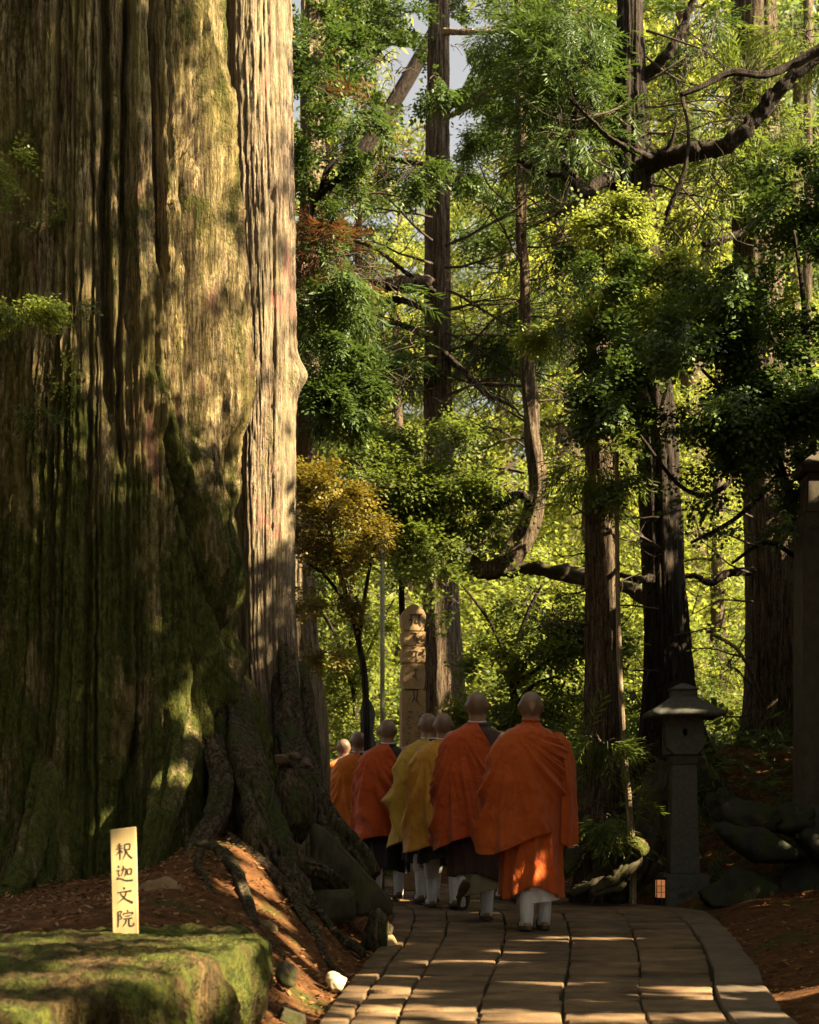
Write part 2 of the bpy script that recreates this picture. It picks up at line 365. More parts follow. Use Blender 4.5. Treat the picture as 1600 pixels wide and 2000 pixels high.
while y < 19.5 and nslab < 294:
    ln = rng.uniform(0.27, 0.40) if y < 14 else rng.uniform(0.42, 0.6)
    j0 = jit; jit = rng.normal(0, .022, 7); s0 = rng.normal(0, .03, 6) if y > 4.6 else np.zeros(6)
    for ci in range(6):
        fa, fb = FR[ci], FR[ci + 1]; o0, o1 = j0[ci], jit[ci]
        slab(cx(fa, y), cx(fb, y), cx(fa, y + ln), cx(fb, y + ln), y + o0, y + ln + o1, 'paving_stone', M_pave, rng.normal(0, 0.0032), rng.normal(0, 0.0026, 4))
        nslab += 1
    y += ln
y = 4.4
M_kerb = simple_mat('kerb_stone', (0.075, 0.052, 0.032), (0.15, 0.105, 0.065), 8, 0.85, 0.4)
while y < 19:
    ln = rng.uniform(0.8, 1.1) if (y < 11.3 or y > 13.6) else 0.55
    yb = y + ln
    slab(xr(y) - KERB, xr(y), xr(yb) - KERB, xr(yb), y, yb, 'kerb_stone', M_kerb, 0.006, rng.normal(0, 0.004, 4), 0.008)
    y = yb

# ------------------------------------------------------------------ trunks
def bark_trunk(axis, nth, nz, strips, amp, seed, front=True, lobes=(), extra=None, plate=1.0):
    """axis: list of (x,y,z,r), bottom to top, near vertical. Fibrous bark with meandering fissures."""
    A = np.asarray(axis, dtype=float); z = np.linspace(A[0, 2], A[-1, 2], nz)
    o = smooth_path(A, 200); oz = np.maximum.accumulate(o[:, 2] + np.arange(200) * 1e-6)
    ax = np.interp(z, oz, o[:, 0]); ay = np.interp(z, oz, o[:, 1]); r = np.interp(z, oz, o[:, 3])
    t = np.linspace(0, 1, nth, endpoint=False)
    if front:   # denser columns on the side that faces -Y
        t = t + 0.10 * np.sin(2 * math.pi * t) / 1.0
        th = -math.pi / 2 + math.pi + t * 2 * math.pi      # t=.5 faces -Y
        # sin stretch widens spacing at t=0 (back), tightens at .5
    else: th = t * 2 * math.pi
    TH, Z = np.meshgrid(th, z); R = np.repeat(r[:, None], nth, 1)
    q = ((TH / (2 * math.pi)) % 1.0)
    low = vn(q * 5, Z * 0.35, seed, 5) - 0.5
    warp = 1.2 * (vn(q * 8, Z * 0.16, seed + 1, 8) - 0.5) + 0.35 * (vn(q * 20, Z * 0.5, seed + 9, 20) - 0.5) + 0.10 * (vn(q * 64, Z * 5, seed + 11, 64) - 0.5) + 0.12 * (vn(q * 128, Z * 17, seed + 13, 128) - 0.5)
    K = int(strips)
    f1 = vn(q * K + warp, Z * 0.14, seed + 2, K)
    f2 = vn(q * K * 2 + warp * 1.7, Z * 0.32, seed + 3, K * 2)
    f3 = vn(q * K * 5 + warp * 3, Z * 2.2, seed + 4, K * 5)
    f4 = vn(q * K * 9 + warp * 5, Z * 7.0, seed + 5, K * 9)
    def crease(n, w): return np.clip(1 - np.abs(n - 0.5) / w, 0, 1) ** 1.5
    f2b = vn(q * K * 3 + warp * 2.2, Z * 0.5, seed + 10, K * 3)
    d = 2.4 * low - 1.1 * crease(f1, .16) - .7 * crease(f2, .16) - .55 * crease(f2b, .18) - .38 * crease(f3, .22) - 0.6 * np.exp(-((f1 - 0.5) / 0.09) ** 2) + 0.9 * (f1 - 0.5) * plate - 0.55 * np.exp(-((f2 - 0.5) / 0.10) ** 2) + 0.5 * (f2 - 0.5) + 0.62 * (f3 - 0.5) + 0.34 * (f4 - 0.5) + 0.5 * (vn(q * K * 3 + warp * 2, Z * 5.0, seed + 8, K * 3) - 0.5)
    d = d + 0.55 * (vn(q * K * 4, Z * 14, seed + 14, K * 4) - .5) + .35 * (vn(q * K * 8, Z * 30, seed + 15, K * 8) - .5)
    d = d + 0.35 * (np.floor(vn(q * K * 2 + warp, Z * 1.4, seed + 7, K * 2) * 4) / 4 - 0.4)
    D = amp * d
    X = ax[:, None] + 0 * TH; Y = ay[:, None] + 0 * TH
    for (phi, zb, zt, ext, wid) in lobes:       # root buttresses: direction, heights, reach, angular width
        dphi = (TH - phi + math.pi) % (2 * math.pi) - math.pi
        k = np.clip((zt - Z) / (zt - zb), 0, 1.25)
        D = D + ext * k ** 2.2 * np.exp(-(dphi / (wid * (1.15 - 0.35 * k))) ** 2)
    if extra is not None: D = D + extra(TH, Z, X, Y, R)
    RR = R + D
    V = np.stack([X + RR * np.cos(TH), Y + RR * np.sin(TH), Z], -1).reshape(-1, 3)
    f = grid_faces(nth, nz)[:, [0, 1, 2, 3]]
    return V, f

def giant_extra(TH, Z, X, Y, R):
    x = X + R * np.cos(TH); y = Y + R * np.sin(TH)
    px = 800 + x / y * F; py = HOR - (Z - EYE) / y * F
    front = np.clip(-np.sin(TH) * 1.5 + np.cos(TH) * 0.9 + 0.3, 0, 1)
    D = 0 * px
    # dark slits (depth m, half width px, polyline)
    for dep, w, pl in ((0.50, 15, [(382, 330), (392, 440), (394, 560), (398, 700), (404, 860)]),
                       (0.26, 9, [(408, 150), (400, 260), (392, 330)]),
                       (0.24, 9, [(199, -100), (203, 120), (207, 260), (196, 420), (204, 640), (214, 800)]),
                       (0.2, 7, [(303, -100), (306, 200), (314, 420), (322, 560)]),
                       (0.09, 6, [(330, 800), (318, 860), (345, 960), (385, 1080), (440, 1230), (470, 1400)]),
                       (0.18, 6, [(250, 0), (243, 200), (240, 500), (228, 700), (236, 900)]),
                       (0.08, 6, [(350, 60), (352, 300), (346, 520), (352, 700)]),
                       (0.14, 10, [(450, 850), (470, 1000), (490, 1120), (500, 1300), (480, 1500)]),
                       (0.10, 12, [(390, 1330), (370, 1450), (330, 1600), (315, 1700)]),
                       (0.20, 16, [(480, 1190), (465, 1300), (440, 1420), (420, 1600)]),
                       (0.16, 12, [(268, 1440), (245, 1560), (232, 1700)])):
        pl = np.array(pl, dtype=float)
        cx = np.interp(py, pl[:, 1], pl[:, 0]); inr = sstep(pl[0, 1] - 60, pl[0, 1] + 40, py) * (1 - sstep(pl[-1, 1] - 60, pl[-1, 1] + 50, py))
        wob = 6 * (vn(py * 0.02, py * 0 + dep * 99, 11) - 0.5)
        D = D - dep * inr * front * np.exp(-((px - cx - wob) / w) ** 2)
    # proud ribs
    for hgt, w, pl in ((0.15, 15, [(427, 150), (432, 330), (446, 520), (458, 700), (462, 820)]),
                       (0.09, 14, [(222, 560), (226, 700), (232, 830), (205, 960), (180, 1040)]),
                       (0.10, 20, [(300, 760), (345, 880), (400, 1010), (430, 1130)]),
                       (0.07, 15, [(272, -60), (276, 200), (268, 420), (262, 600)]),
                       (0.05, 12, [(330, 120), (334, 330), (336, 560), (340, 720)]),
                       (0.11, 18, [(350, 1390), (330, 1480), (300, 1600)]),
                       (0.12, 20, [(420, 1250), (436, 1330), (410, 1440)])):
        pl = np.array(pl, dtype=float)
        cx = np.interp(py, pl[:, 1], pl[:, 0]); inr = sstep(pl[0, 1] - 80, pl[0, 1] + 60, py) * (1 - sstep(pl[-1, 1] - 80, pl[-1, 1] + 80, py))
        D = D + hgt * inr * front * np.exp(-((px - cx) / w) ** 2)
    # gnarled lumps low down
    D = D + 0.16 * sstep(2.6, 0.6, Z) * (fbm(TH * 2.6 + 20, Z * 1.1, 21) - 0.5)
    return D
GC = (-2.19, 10.6)
gax = [(GC[0], GC[1], -0.5, 1.60), (GC[0], GC[1], 0.2, 1.38), (GC[0], GC[1], .9, 1.22), (GC[0], GC[1], 1.9, 1.06), (GC[0], GC[1], 2.7, .98),
       (GC[0], GC[1], 3.4, .94), (GC[0], GC[1], 4.2, .89), (GC[0], GC[1], 5.3, .85), (GC[0], GC[1], 6.8, .82), (GC[0] - .03, GC[1], 9.5, .76), (GC[0] - .05, GC[1], 13, .66)]
R_ = math.radians
V, f = bark_trunk(gax, 420, 460, 50, 0.046, 1, True,
                  lobes=[(R_(-100), -.3, 2.2, .34, .22), (R_(-62), -.3, 2.6, .36, .20), (R_(-35), -.3, 2.4, .30, .18), (R_(-140), -.3, 2.0, .35, .25), (R_(-5), -.3, 2.4, .35, .25), (R_(60), -.3, 2, .4, .4), (R_(150), -.3, 2, .4, .4)],
                  extra=giant_extra)
t = thing('giant_cedar', 'huge mossy cedar with deep furrowed bark filling the left side', 'tree', (GC[0], GC[1], 0))
GIANT = t
mobj('trunk', V, f, M_giant, t)

# pale companion trunk
def pale_extra(TH, Z, X, Y, R):
    x = X + R * np.cos(TH); y = Y + R * np.sin(TH)
    px = 800 + x / y * F; py = HOR - (Z - EYE) / y * F
    fr = np.clip(-np.sin(TH) + np.cos(TH) * 0.9 + 0.2, 0, 1)
    D = 0.10 * np.exp(-(np.abs(py - 722 - 12) / 30) ** 1.6) * np.exp(-(((TH + 0.12 + math.pi) % (2 * math.pi) - math.pi) / 0.30) ** 2)
    D = D - 0.05 * fr * np.exp(-((px - 530) / 9) ** 2 - ((py - 385) / 13) ** 2) + 0.035 * fr * np.exp(-((px - 528) / 26) ** 2 - ((py - 392) / 40) ** 2)
    pl = np.array([(545, 1050), (550, 1200), (560, 1300)], dtype=float)
    D = D - 0.05 * fr * sstep(1000, 1080, py) * np.exp(-((px - np.interp(py, pl[:, 1], pl[:, 0])) / 7) ** 2)
    return D
PX, PY = -1.24, 11.8
pax = [(PX + .18, PY, -0.4, .62), (PX + .15, PY, .5, .47), (PX + .09, PY, 1.2, .37), (PX + .03, PY, 2.0, .30), (PX + .02, PY, 3.0, .27), (PX + .03, PY, 4.3, .275), (PX + .02, PY, 5.5, .285), (PX - .02, PY, 7.6, .29), (PX - .05, PY, 13, .24)]
V, f = bark_trunk(pax, 160, 380, 20, 0.017, 12, True, lobes=[(R_(-20), -.3, 2.1, .16, .28), (R_(-75), -.3, 2.0, .26, .22), (R_(20), -.3, 1.9, .2, .25), (R_(120), -.3, 2, .3, .4)], extra=pale_extra)
t = thing('cedar_tree', 'pale barked cedar standing tight against the huge mossy one', 'tree', (PX, PY, 0))
PALE = t
mobj('trunk', V, f, M_pale, t)

def simple_tree(name, label, pix, mat, strips=9, amp=0.012, nth=72, nz=200, seed=20, lobes=(), cat='tree', group=None, up=5.0):
    """pix: (px,py,d,r) listed from the foot upwards; the stem goes on above the frame"""
    pts = [(*P(a, b, d), r) for a, b, d, r in pix]
    x, y, z, r = pts[0]; g = float(ground_h(x, y)); pts = [(x, y, min(g, z) - 0.35, r * 1.15)] + pts
    if up:
        a, b = np.array(pts[-2]), np.array(pts[-1]); dz = up
        k = (b - a) / max(b[2] - a[2], .1); pts.append((b[0] + k[0] * dz * .5, b[1], b[2] + dz, max(.02, b[3] * .6)))
    V, f = bark_trunk(pts, nth, nz, strips, amp, seed, False, lobes=[(R_(p), pts[0][2], pts[0][2] + h, e, w) for p, h, e, w in lobes])
    t = thing(name, label, cat, (pts[1][0], pts[1][1], g), group)
    mobj('trunk', V, f, mat, t)
    return t
def limb(tree, pix, r0, r1, mat=M_dbark, n=44, nseg=18, seed=0, name='limb', rough=0.7):
    pts = smooth_path([P(*p) for p in pix], n); rr = np.linspace(r0, r1, n)
    q_ = np.random.default_rng(seed + 900); pts[2:-1] += q_.normal(0, 1, (n - 3, 3)) * r0 * .10; rr = rr * (1 + .25 * (q_.random(n) ** 4))
    V, f = tube(pts, rr, nseg, rough, seed)
    return solid(name, V, f, mat, tree)

FL4 = [(-30, 1.4, .22, .35), (-110, 1.3, .2, .3), (170, 1.3, .2, .4), (70, 1.2, .2, .5)]
T600 = simple_tree('cedar_tree', 'slim cedar with grey striped bark just behind the pale trunk', [(592, 1440, 14.5, .26), (588, 1250, 14.5, .17), (586, 1000, 14.5, .14), (598, 700, 14.5, .135), (610, 400, 14.5, .13), (612, 0, 14.5, .12)], M_pale, 10, .012, seed=22, lobes=FL4)
TMID = simple_tree('cedar_tree', 'straight cedar rising behind the carved stone pillar', [(868, 1480, 17.5, .36), (868, 1330, 17.5, .27), (862, 1120, 17.5, .22), (856, 800, 17.5, .17), (854, 400, 17.5, .155), (858, 0, 17.5, .13)], M_bark, 11, .014, seed=26, lobes=FL4)
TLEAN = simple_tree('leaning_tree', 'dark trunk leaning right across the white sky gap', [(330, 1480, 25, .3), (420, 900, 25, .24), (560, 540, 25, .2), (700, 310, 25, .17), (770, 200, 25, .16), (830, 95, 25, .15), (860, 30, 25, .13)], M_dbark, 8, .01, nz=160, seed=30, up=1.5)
TC = simple_tree('cedar_tree', 'cedar lit on its right side just beyond the orange robed monks', [(1180, 1640, 13.2, .27), (1178, 1500, 13.2, .20), (1176, 1200, 13.2, .16), (1174, 870, 13.2, .145), (1171, 640, 13.2, .09), (1172, 520, 13.2, .03)], M_bark, 11, .014, seed=34, lobes=[(-30, 1.0, .25, .3), (-100, 1.0, .22, .3), (-160, .9, .25, .3), (60, 1, .2, .5)], nth=96, up=.2)
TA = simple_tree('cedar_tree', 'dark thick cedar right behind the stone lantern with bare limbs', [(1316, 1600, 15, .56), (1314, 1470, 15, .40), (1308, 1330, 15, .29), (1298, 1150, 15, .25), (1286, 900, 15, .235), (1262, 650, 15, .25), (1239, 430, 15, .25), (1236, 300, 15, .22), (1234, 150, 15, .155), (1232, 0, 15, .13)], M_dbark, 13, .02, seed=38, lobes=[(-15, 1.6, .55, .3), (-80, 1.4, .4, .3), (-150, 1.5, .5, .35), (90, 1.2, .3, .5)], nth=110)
TB = simple_tree('cedar_tree', 'dark cedar on the bank between the lantern and the stone column', [(1512, 1560, 16, .62), (1514, 1440, 16, .42), (1514, 1300, 16, .33), (1502, 1000, 16, .28), (1478, 430, 16, .265), (1472, 0, 16, .245)], M_bark, 13, .016, seed=42, lobes=[(-165, 1.5, .55, .4), (-90, 1.2, .3, .3), (-20, 1.3, .4, .3)], nth=110)
TS = simple_tree('slender_tree', 'pale slender stem slanting beside the sunlit cedar', [(1234, 1650, 12.7, .036), (1218, 1450, 12.7, .03), (1209, 1250, 12.7, .027), (1205, 950, 12.7, .024), (1203, 700, 12.7, .018)], M_tbark, 4, .003, nth=16, nz=80, seed=46, up=0)
TR = simple_tree('slender_tree', 'thin grey trunk near the upper right corner', [(1560, 1450, 21, .10), (1572, 900, 21, .08), (1578, 400, 21, .07), (1576, 0, 21, .06)], M_bark, 5, .006, nth=24, nz=120, seed=48)
# curved tree growing from a lying stem
t = thing('curved_tree', 'thin tree bending up out of a horizontal mossy stem', 'tree', P(1000, 1110, 16))
V, f = tube(smooth_path([P(*p) for p in [(930, 1112, 16), (965, 1108, 16), (1000, 1085, 16), (1030, 1040, 16), (1046, 985, 16), (1050, 930, 16), (1040, 850, 16), (1030, 750, 16), (1026, 600, 16), (1021, 450, 16), (1018, 330, 16), (1015, 150, 16), (1012, -40, 16)]], 150),
            np.interp(np.linspace(0, 1, 150), [0, .12, .3, .5, .7, 1], [.12, .135, .11, .09, .07, .045]), 26, .75, 5)
solid('trunk', V, f, M_bark, t); TCURVE = t
limb(t, [(918, 1098, 16), (960, 1112, 16), (1030, 1108, 16.1), (1085, 1118, 16.1), (1150, 1130, 16.2), (1230, 1150, 16.3), (1310, 1190, 16.2)], .10, .085, M_dmoss, seed=3, name='lying_stem')
limb(t, [(1040, 985, 16), (1015, 965, 15.9), (985, 980, 15.8), (965, 992, 15.8)], .05, .045, M_dbark, 20, seed=4)

# ------------------------------------------------------------------ limbs
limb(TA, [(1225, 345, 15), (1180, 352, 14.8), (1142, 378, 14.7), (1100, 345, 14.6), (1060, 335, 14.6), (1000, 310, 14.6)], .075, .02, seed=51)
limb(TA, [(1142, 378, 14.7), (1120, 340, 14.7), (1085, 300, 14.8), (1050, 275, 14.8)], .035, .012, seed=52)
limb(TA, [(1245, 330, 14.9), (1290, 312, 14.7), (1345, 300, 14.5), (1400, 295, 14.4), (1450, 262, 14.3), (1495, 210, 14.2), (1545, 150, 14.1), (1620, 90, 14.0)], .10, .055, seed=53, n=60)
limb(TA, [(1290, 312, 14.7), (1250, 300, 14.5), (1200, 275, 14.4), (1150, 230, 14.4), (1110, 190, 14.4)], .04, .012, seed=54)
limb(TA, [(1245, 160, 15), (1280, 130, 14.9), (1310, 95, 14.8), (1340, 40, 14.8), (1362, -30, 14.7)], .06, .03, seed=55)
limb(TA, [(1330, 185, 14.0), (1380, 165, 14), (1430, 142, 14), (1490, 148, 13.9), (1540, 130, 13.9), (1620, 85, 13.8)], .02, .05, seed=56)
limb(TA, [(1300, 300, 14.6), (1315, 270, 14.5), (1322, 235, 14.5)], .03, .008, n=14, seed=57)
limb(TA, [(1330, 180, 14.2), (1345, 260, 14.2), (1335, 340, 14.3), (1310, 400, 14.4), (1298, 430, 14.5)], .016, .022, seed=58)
limb(TB, [(1480, 425, 15.8), (1450, 450, 15.4), (1410, 470, 15.2), (1375, 478, 15.1)], .06, .03, seed=59)
limb(TA, [(1275, 1128, 14.8), (1240, 1130, 14.6), (1200, 1118, 14.5)], .04, .02, seed=60)
limb(TB, [(1470, 1115, 15.8), (1420, 1120, 15.6), (1390, 1140, 15.5), (1350, 1125, 15.4), (1300, 1135, 15.3)], .045, .02, seed=61)
limb(TB, [(1490, 1370, 15.6), (1470, 1330, 15.4), (1455, 1290, 15.2), (1430, 1260, 15.2), (1390, 1240, 15.2)], .03, .012, M_tbark, seed=62)
limb(T600, [(575, 470, 14.4), (600, 430, 14.2), (625, 380, 14), (660, 350, 13.9), (700, 310, 13.8), (735, 265, 13.8), (775, 235, 13.9)], .05, .015, seed=63)
limb(T600, [(625, 380, 14), (640, 330, 13.9), (672, 290, 13.9), (700, 230, 14), (712, 190, 14)], .035, .012, seed=64)
limb(TMID, [(845, 555, 17.4), (800, 552, 17.1), (750, 553, 16.9), (705, 560, 16.8), (660, 590, 16.7)], .10, .05, M_bark, seed=65)
limb(TMID, [(845, 610, 17.4), (800, 590, 17.2), (760, 585, 17.1), (720, 600, 17)], .05, .02, seed=66)
limb(TMID, [(843, 655, 17.4), (800, 640, 17.2), (760, 632, 17.1), (715, 640, 17)], .04, .015, seed=67)
limb(TMID, [(848, 570, 17.3), (790, 530, 17), (740, 490, 16.8), (690, 470, 16.8)], .03, .012, seed=68)
limb(TMID, [(848, 320, 17.3), (800, 318, 17), (750, 308, 16.9), (700, 305, 16.8)], .03, .012, seed=69)
limb(TMID, [(868, 690, 17.3), (910, 730, 17), (950, 770, 16.8), (1000, 795, 16.7), (1060, 850, 16.6)], .04, .012, seed=70)
limb(TMID, [(868, 230, 17.3), (910, 210, 17), (950, 180, 16.9), (1000, 160, 16.8)], .035, .012, M_tbark, seed=71)
limb(TMID, [(866, 60, 17.3), (920, 62, 17), (980, 60, 16.8), (1060, 40, 16.7)], .04, .02, M_tbark, seed=72)

# bare sagging twigs: forked fans, one joined part per tree
def twigs(tree, roots, seed, mat=M_twig, depth=2):
    r = np.random.default_rng(seed); mb = MB()
    def go(p, d, L, rad, lev):
        n = 7; pts = [p]; dd = np.array(d, dtype=float)
        for i in range(n - 1):
            dd = dd + r.normal(0, .16, 3) + np.array([0, 0, 0.10 - 0.06 * i * (lev == 0)]); dd /= np.linalg.norm(dd)
            pts.append(pts[-1] + dd * L / (n - 1))
        v, f = tube(pts, np.linspace(rad, rad * .35, n), 4 if rad < .012 else 5); mb.add(v, f)
        if lev < depth:
            for k in range(r.integers(3, 6)):
                i = r.integers(1, n); q = dd + r.normal(0, .75, 3); q /= np.linalg.norm(q)
                go(pts[i], q, L * r.uniform(.35, .65), rad * .5, lev + 1)
    for (px, py, d, ang, L, rad) in roots:
        a = math.radians(ang); go(P(px, py, d), (math.cos(a), r.uniform(-.5, .3), math.sin(a)), L, rad, 0)
    v, f = mb.get(); solid('twigs', v, f, mat, tree, kind='stuff')
rr = np.random.default_rng(5)
twigs(TMID, [(868, 480 + i * 42, 17.3, rr.uniform(-35, 20), rr.uniform(.9, 1.9), .02) for i in range(9)] + [(845, 380 + i * 45, 17.3, 180 - rr.uniform(-30, 25), rr.uniform(.8, 1.5), .017) for i in range(8)], 81)
twigs(TCURVE, [(1024, 380 + i * 34, 16, rr.choice([rr.uniform(-40, 25), 180 - rr.uniform(-40, 25)]), rr.uniform(.6, 1.3), .014) for i in range(18)], 82)
twigs(TA, [(1262, 60 + i * 50, 14.8, rr.uniform(-40, 20), rr.uniform(.6, 1.4), .015) for i in range(8)] + [(1225, 200 + i * 45, 14.8, 180 - rr.uniform(-50, 30), rr.uniform(.6, 1.3), .014) for i in range(6)] + [(1290, 950 + i * 60, 14.8, rr.choice([0, 180]) + rr.uniform(-30, 30), rr.uniform(.5, 1.), .013) for i in range(7)], 83)
twigs(TB, [(1470, 900 + i * 55, 15.6, 180 - rr.uniform(-40, 30), rr.uniform(.5, 1.1), .013) for i in range(10)] + [(1440, 150 + i * 40, 15.7, 180 - rr.uniform(-30, 30), rr.uniform(.5, 1.2), .014) for i in range(8)], 84)
twigs(T600, [(625, 250 + i * 60, 14.3, rr.uniform(-30, 40), rr.uniform(.5, 1.2), .014) for i in range(10)], 85)
twigs(TC, [(1150, 940 + i * 70, 13.1, 180 - rr.uniform(-30, 40), rr.uniform(.3, .7), .010) for i in range(5)] + [(1205, 960 + i * 90, 13.1, rr.uniform(-20, 40), rr.uniform(.3, .6), .009) for i in range(4)], 86)

# ------------------------------------------------------------------ foliage
Uv = np.cross(SUN, [0, 0, 1]); Uv /= np.linalg.norm(Uv); Vv = np.cross(Uv, SUN)
SHAFTS = []      # openings cut in the foliage along sun rays to light chosen spots
def shaft(px, py, d, r, hx=0.0, n=1):
    c = P(px, py, d)
    for k in (np.linspace(-hx, hx, n) if n > 1 else [0]):
        q = c + np.array([k, 0, 0]); SHAFTS.append((q @ Uv, q @ Vv, r, q @ SUN))
for yy in (880, 960, 1050, 1140, 1230): shaft(1195, yy, 13.05, .16)
for a_ in ((590, 960), (640, 950), (690, 990), (725, 1040), (640, 1010)): shaft(*a_, 13.2, .22)
for yy in (1250, 1330, 1410, 1490, 1570): shaft(1213, yy, 12.7, .06)
shaft(40, 595, 9.35, .16); shaft(110, 590, 9.4, .08); shaft(14, 312, 9.6, .08)
for yy in (1010, 930, 860, 790): shaft(545, yy, 11.5, .14)
for a in ((1062, 1688, 9.95, .07), (1040, 1700, 9.95, .05), (1078, 1665, 9.95, .04), (1116, 1590, 9.95, .05), (1114, 1622, 9.95, .04), (1054, 1372, 10, .03), (778, 1738, 13.2, .10), (1232, 1655, 12.6, .14),
          (612, 1370, 13.5, .2), (600, 1250, 14.4, .2), (597, 1120, 14.4, .2),
          (420, 1700, 8.8, .16), (480, 1740, 8.4, .15), (520, 1800, 8.0, .12), (560, 1860, 7.6, .14), (600, 1920, 7.2, .14), (655, 1915, 6.9, .12), (400, 1800, 8.0, .10), (560, 1960, 6.6, .12),
          (440, 1330, 9.6, .13), (420, 1365, 9.6, .11), (340, 1520, 9.3, .10), (735, 1842, 9.3, .10), (243, 1665, 6.0, .045), (236, 1700, 6.0, .03), (250, 1780, 6.0, .03),
          (1130, 1650, 11.5, .06), (700, 1460, 15.4, .10), (668, 1490, 16.8, .12)): shaft(*a)
for a in ((1150, 1832, 9.6, .055, .24, 5), (1050, 1840, 9.35, .04, .14, 3), (1450, 1935, 6.95, .09, .32, 6), (1280, 1950, 6.65, .07, .28, 5), (850, 1930, 7.0, .07, .25, 5), (700, 1942, 6.8, .08, .18, 4),
          (880, 1975, 6.2, .09, .30, 6), (1080, 1990, 6.0, .08, .28, 5), (1350, 1985, 6.1, .08, .25, 4), (900, 1880, 8.15, .04, .25, 5), (760, 1905, 7.5, .04, .14, 3), (1070, 1920, 7.2, .04, .18, 4), (960, 1860, 8.7, .03, .2, 4),
          (810, 1756, 13.4, .07, .18, 3), (660, 1995, 5.9, .07, .12, 3), (300, 1885, 5.0, .07, .22, 5), (380, 1950, 4.85, .06, .06, 2), (150, 1912, 4.7, .06, .15, 3), (470, 1845, 5.6, .08, .06, 2), (420, 1880, 5.2, .06, .05, 2), (60, 1940, 4.3, .07, .1, 2), (455, 1930, 5.4, .06, .02, 1), (230, 1960, 4.3, .05, .08, 2)): shaft(*a)
for yy in range(250, 840, 60): shaft(880, yy, 17.3, .16)
for yy in (300, 360, 420, 470): shaft(622, yy, 14.3, .14)
for yy in range(20, 440, 60): shaft(1500, yy, 15.7, .18)
for _ in range(34): shaft(rr.uniform(1140, 1590), rr.uniform(600, 900), 11.8, rr.uniform(.05, .13))
for _ in range(26): shaft(rr.uniform(700, 1120), rr.uniform(860, 1380), 15.2, rr.uniform(.06, .16))
GAPS = [(778, 140, 46, 50), (888, 132, 30, 46), (745, 525, 52, 32), (880, 60, 22, 22), (720, 280, 26, 18), (800, 260, 25, 14), (690, 500, 12, 12), (1040, 395, 16, 12), (740, 430, 22, 14), (1175, 300, 12, 12), (660, 100, 16, 10), (1545, 150, 14, 50), (620, 30, 10, 12), (915, 440, 13, 9)]
def keep(Pt, shafts=True, gaps=True, rs=0.0):
    ok = np.ones(len(Pt), dtype=bool)
    if shafts:
        u = Pt @ Uv; v = Pt @ Vv; s = Pt @ SUN
        for (a, b, r, s0) in SHAFTS: ok &= ~(((u - a) ** 2 + (v - b) ** 2 < (r + rs + .02) ** 2) & (s > s0 + 0.5))
    if gaps:
        px = 800 + Pt[:, 0] / np.maximum(Pt[:, 1], .1) * F; py = HOR - (Pt[:, 2] - EYE) / np.maximum(Pt[:, 1], .1) * F
        wob = 1 + .5 * (vn(px * .06, py * .06, 40) - .5)
        for (a, b, rx, ry) in GAPS: ok &= ~((((px - a) / rx) ** 2 + ((py - b) / ry) ** 2 < wob) & (Pt[:, 1] > 12.5))
    return ok

def clear_leaves(v, f, gaps=True):
    q = v.reshape(-1, 4, 3).mean(1); k = keep(q, True, gaps, .03); v = v.reshape(-1, 4, 3)[k].reshape(-1, 3)
    return v, np.arange(len(v)).reshape(-1, 4)
def shatter(blobs, k, seed):
    """break each leafy mass into flattened layers of boughs"""
    r = np.random.default_rng(seed + 77); out = []
    for (px, py, d, rx, rz, ry, n, ns) in blobs:
        for i in range(k):
            a = r.normal(0, .62, 3); m = d / F; w = r.uniform(.5, 1.5)
            out.append((px + a[0] * rx / m, py + a[2] * rz / m * 1.15, d + a[1] * ry, rx * r.uniform(.32, .55), rz * r.uniform(.16, .34), ry * .45, max(6, int(n / k * w)), max(2, int(ns / k * 1.1))))
    return out
def pattern(kind, r, s=1.0):
    out = []
    if kind == 'broad':
        n = 9
        for i in range(n):
            x = .04 + .24 * i / (n - 1); side = 1 if i % 2 else -1
            a = side * math.radians(r.uniform(35, 70)) * (0 if i == n - 1 else 1); L = r.uniform(.05, .075); w = L * .24
            d = np.array([math.cos(a), math.sin(a), r.uniform(-.35, .25)]); p = np.array([-d[1], d[0], r.uniform(-.5, .5)])
            o = np.array([x, 0, -.25 * x * x + r.uniform(-.02, .02)])
            out.append([o, o + d * L * .5 + p * w, o + d * L, o + d * L * .5 - p * w])
    elif kind == 'needle':
        n = 15
        for i in range(n):
            x = .03 + .27 * i / n; side = 1 if i % 2 else -1
            a = side * math.radians(r.uniform(20, 50)); L = r.uniform(.06, .11); w = L * .08
            d = np.array([math.cos(a), math.sin(a), r.uniform(-.5, .1)]); p = np.array([-d[1], d[0], r.uniform(-.6, .6)])
            o = np.array([x, 0, -.9 * x * x])
            out.append([o, o + d * L * .45 + p * w, o + d * L, o + d * L * .45 - p * w])
    elif kind == 'small':      # five-lobed little leaves
        n = 10
        for i in range(n):
            x = .03 + .22 * i / (n - 1); side = 1 if i % 2 else -1
            a = side * math.radians(r.uniform(40, 80)); L = r.uniform(.032, .05); w = L * .38
            d = np.array([math.cos(a), math.sin(a), r.uniform(-.5, .3)]); p = np.array([-d[1], d[0], r.uniform(-.5, .5)])
            o = np.array([x, side * r.uniform(0, .03), r.uniform(-.03, .03)])
            out.append([o, o + d * L * .55 + p * w, o + d * L, o + d * L * .55 - p * w])
    else:                      # far: big loose tufts
        n = 9
        for i in range(n):
            d = r.normal(0, 1, 3) * np.array([1, 1, .6]); d /= np.linalg.norm(d); p = np.cross(d, r.normal(0, 1, 3)); p /= np.linalg.norm(p)
            o = r.normal(0, .10, 3); L = r.uniform(.10, .2); w = L * .17
            out.append([o, o + d * L * .5 + p * w, o + d * L, o + d * L * .5 - p * w])
    return np.array(out) * s
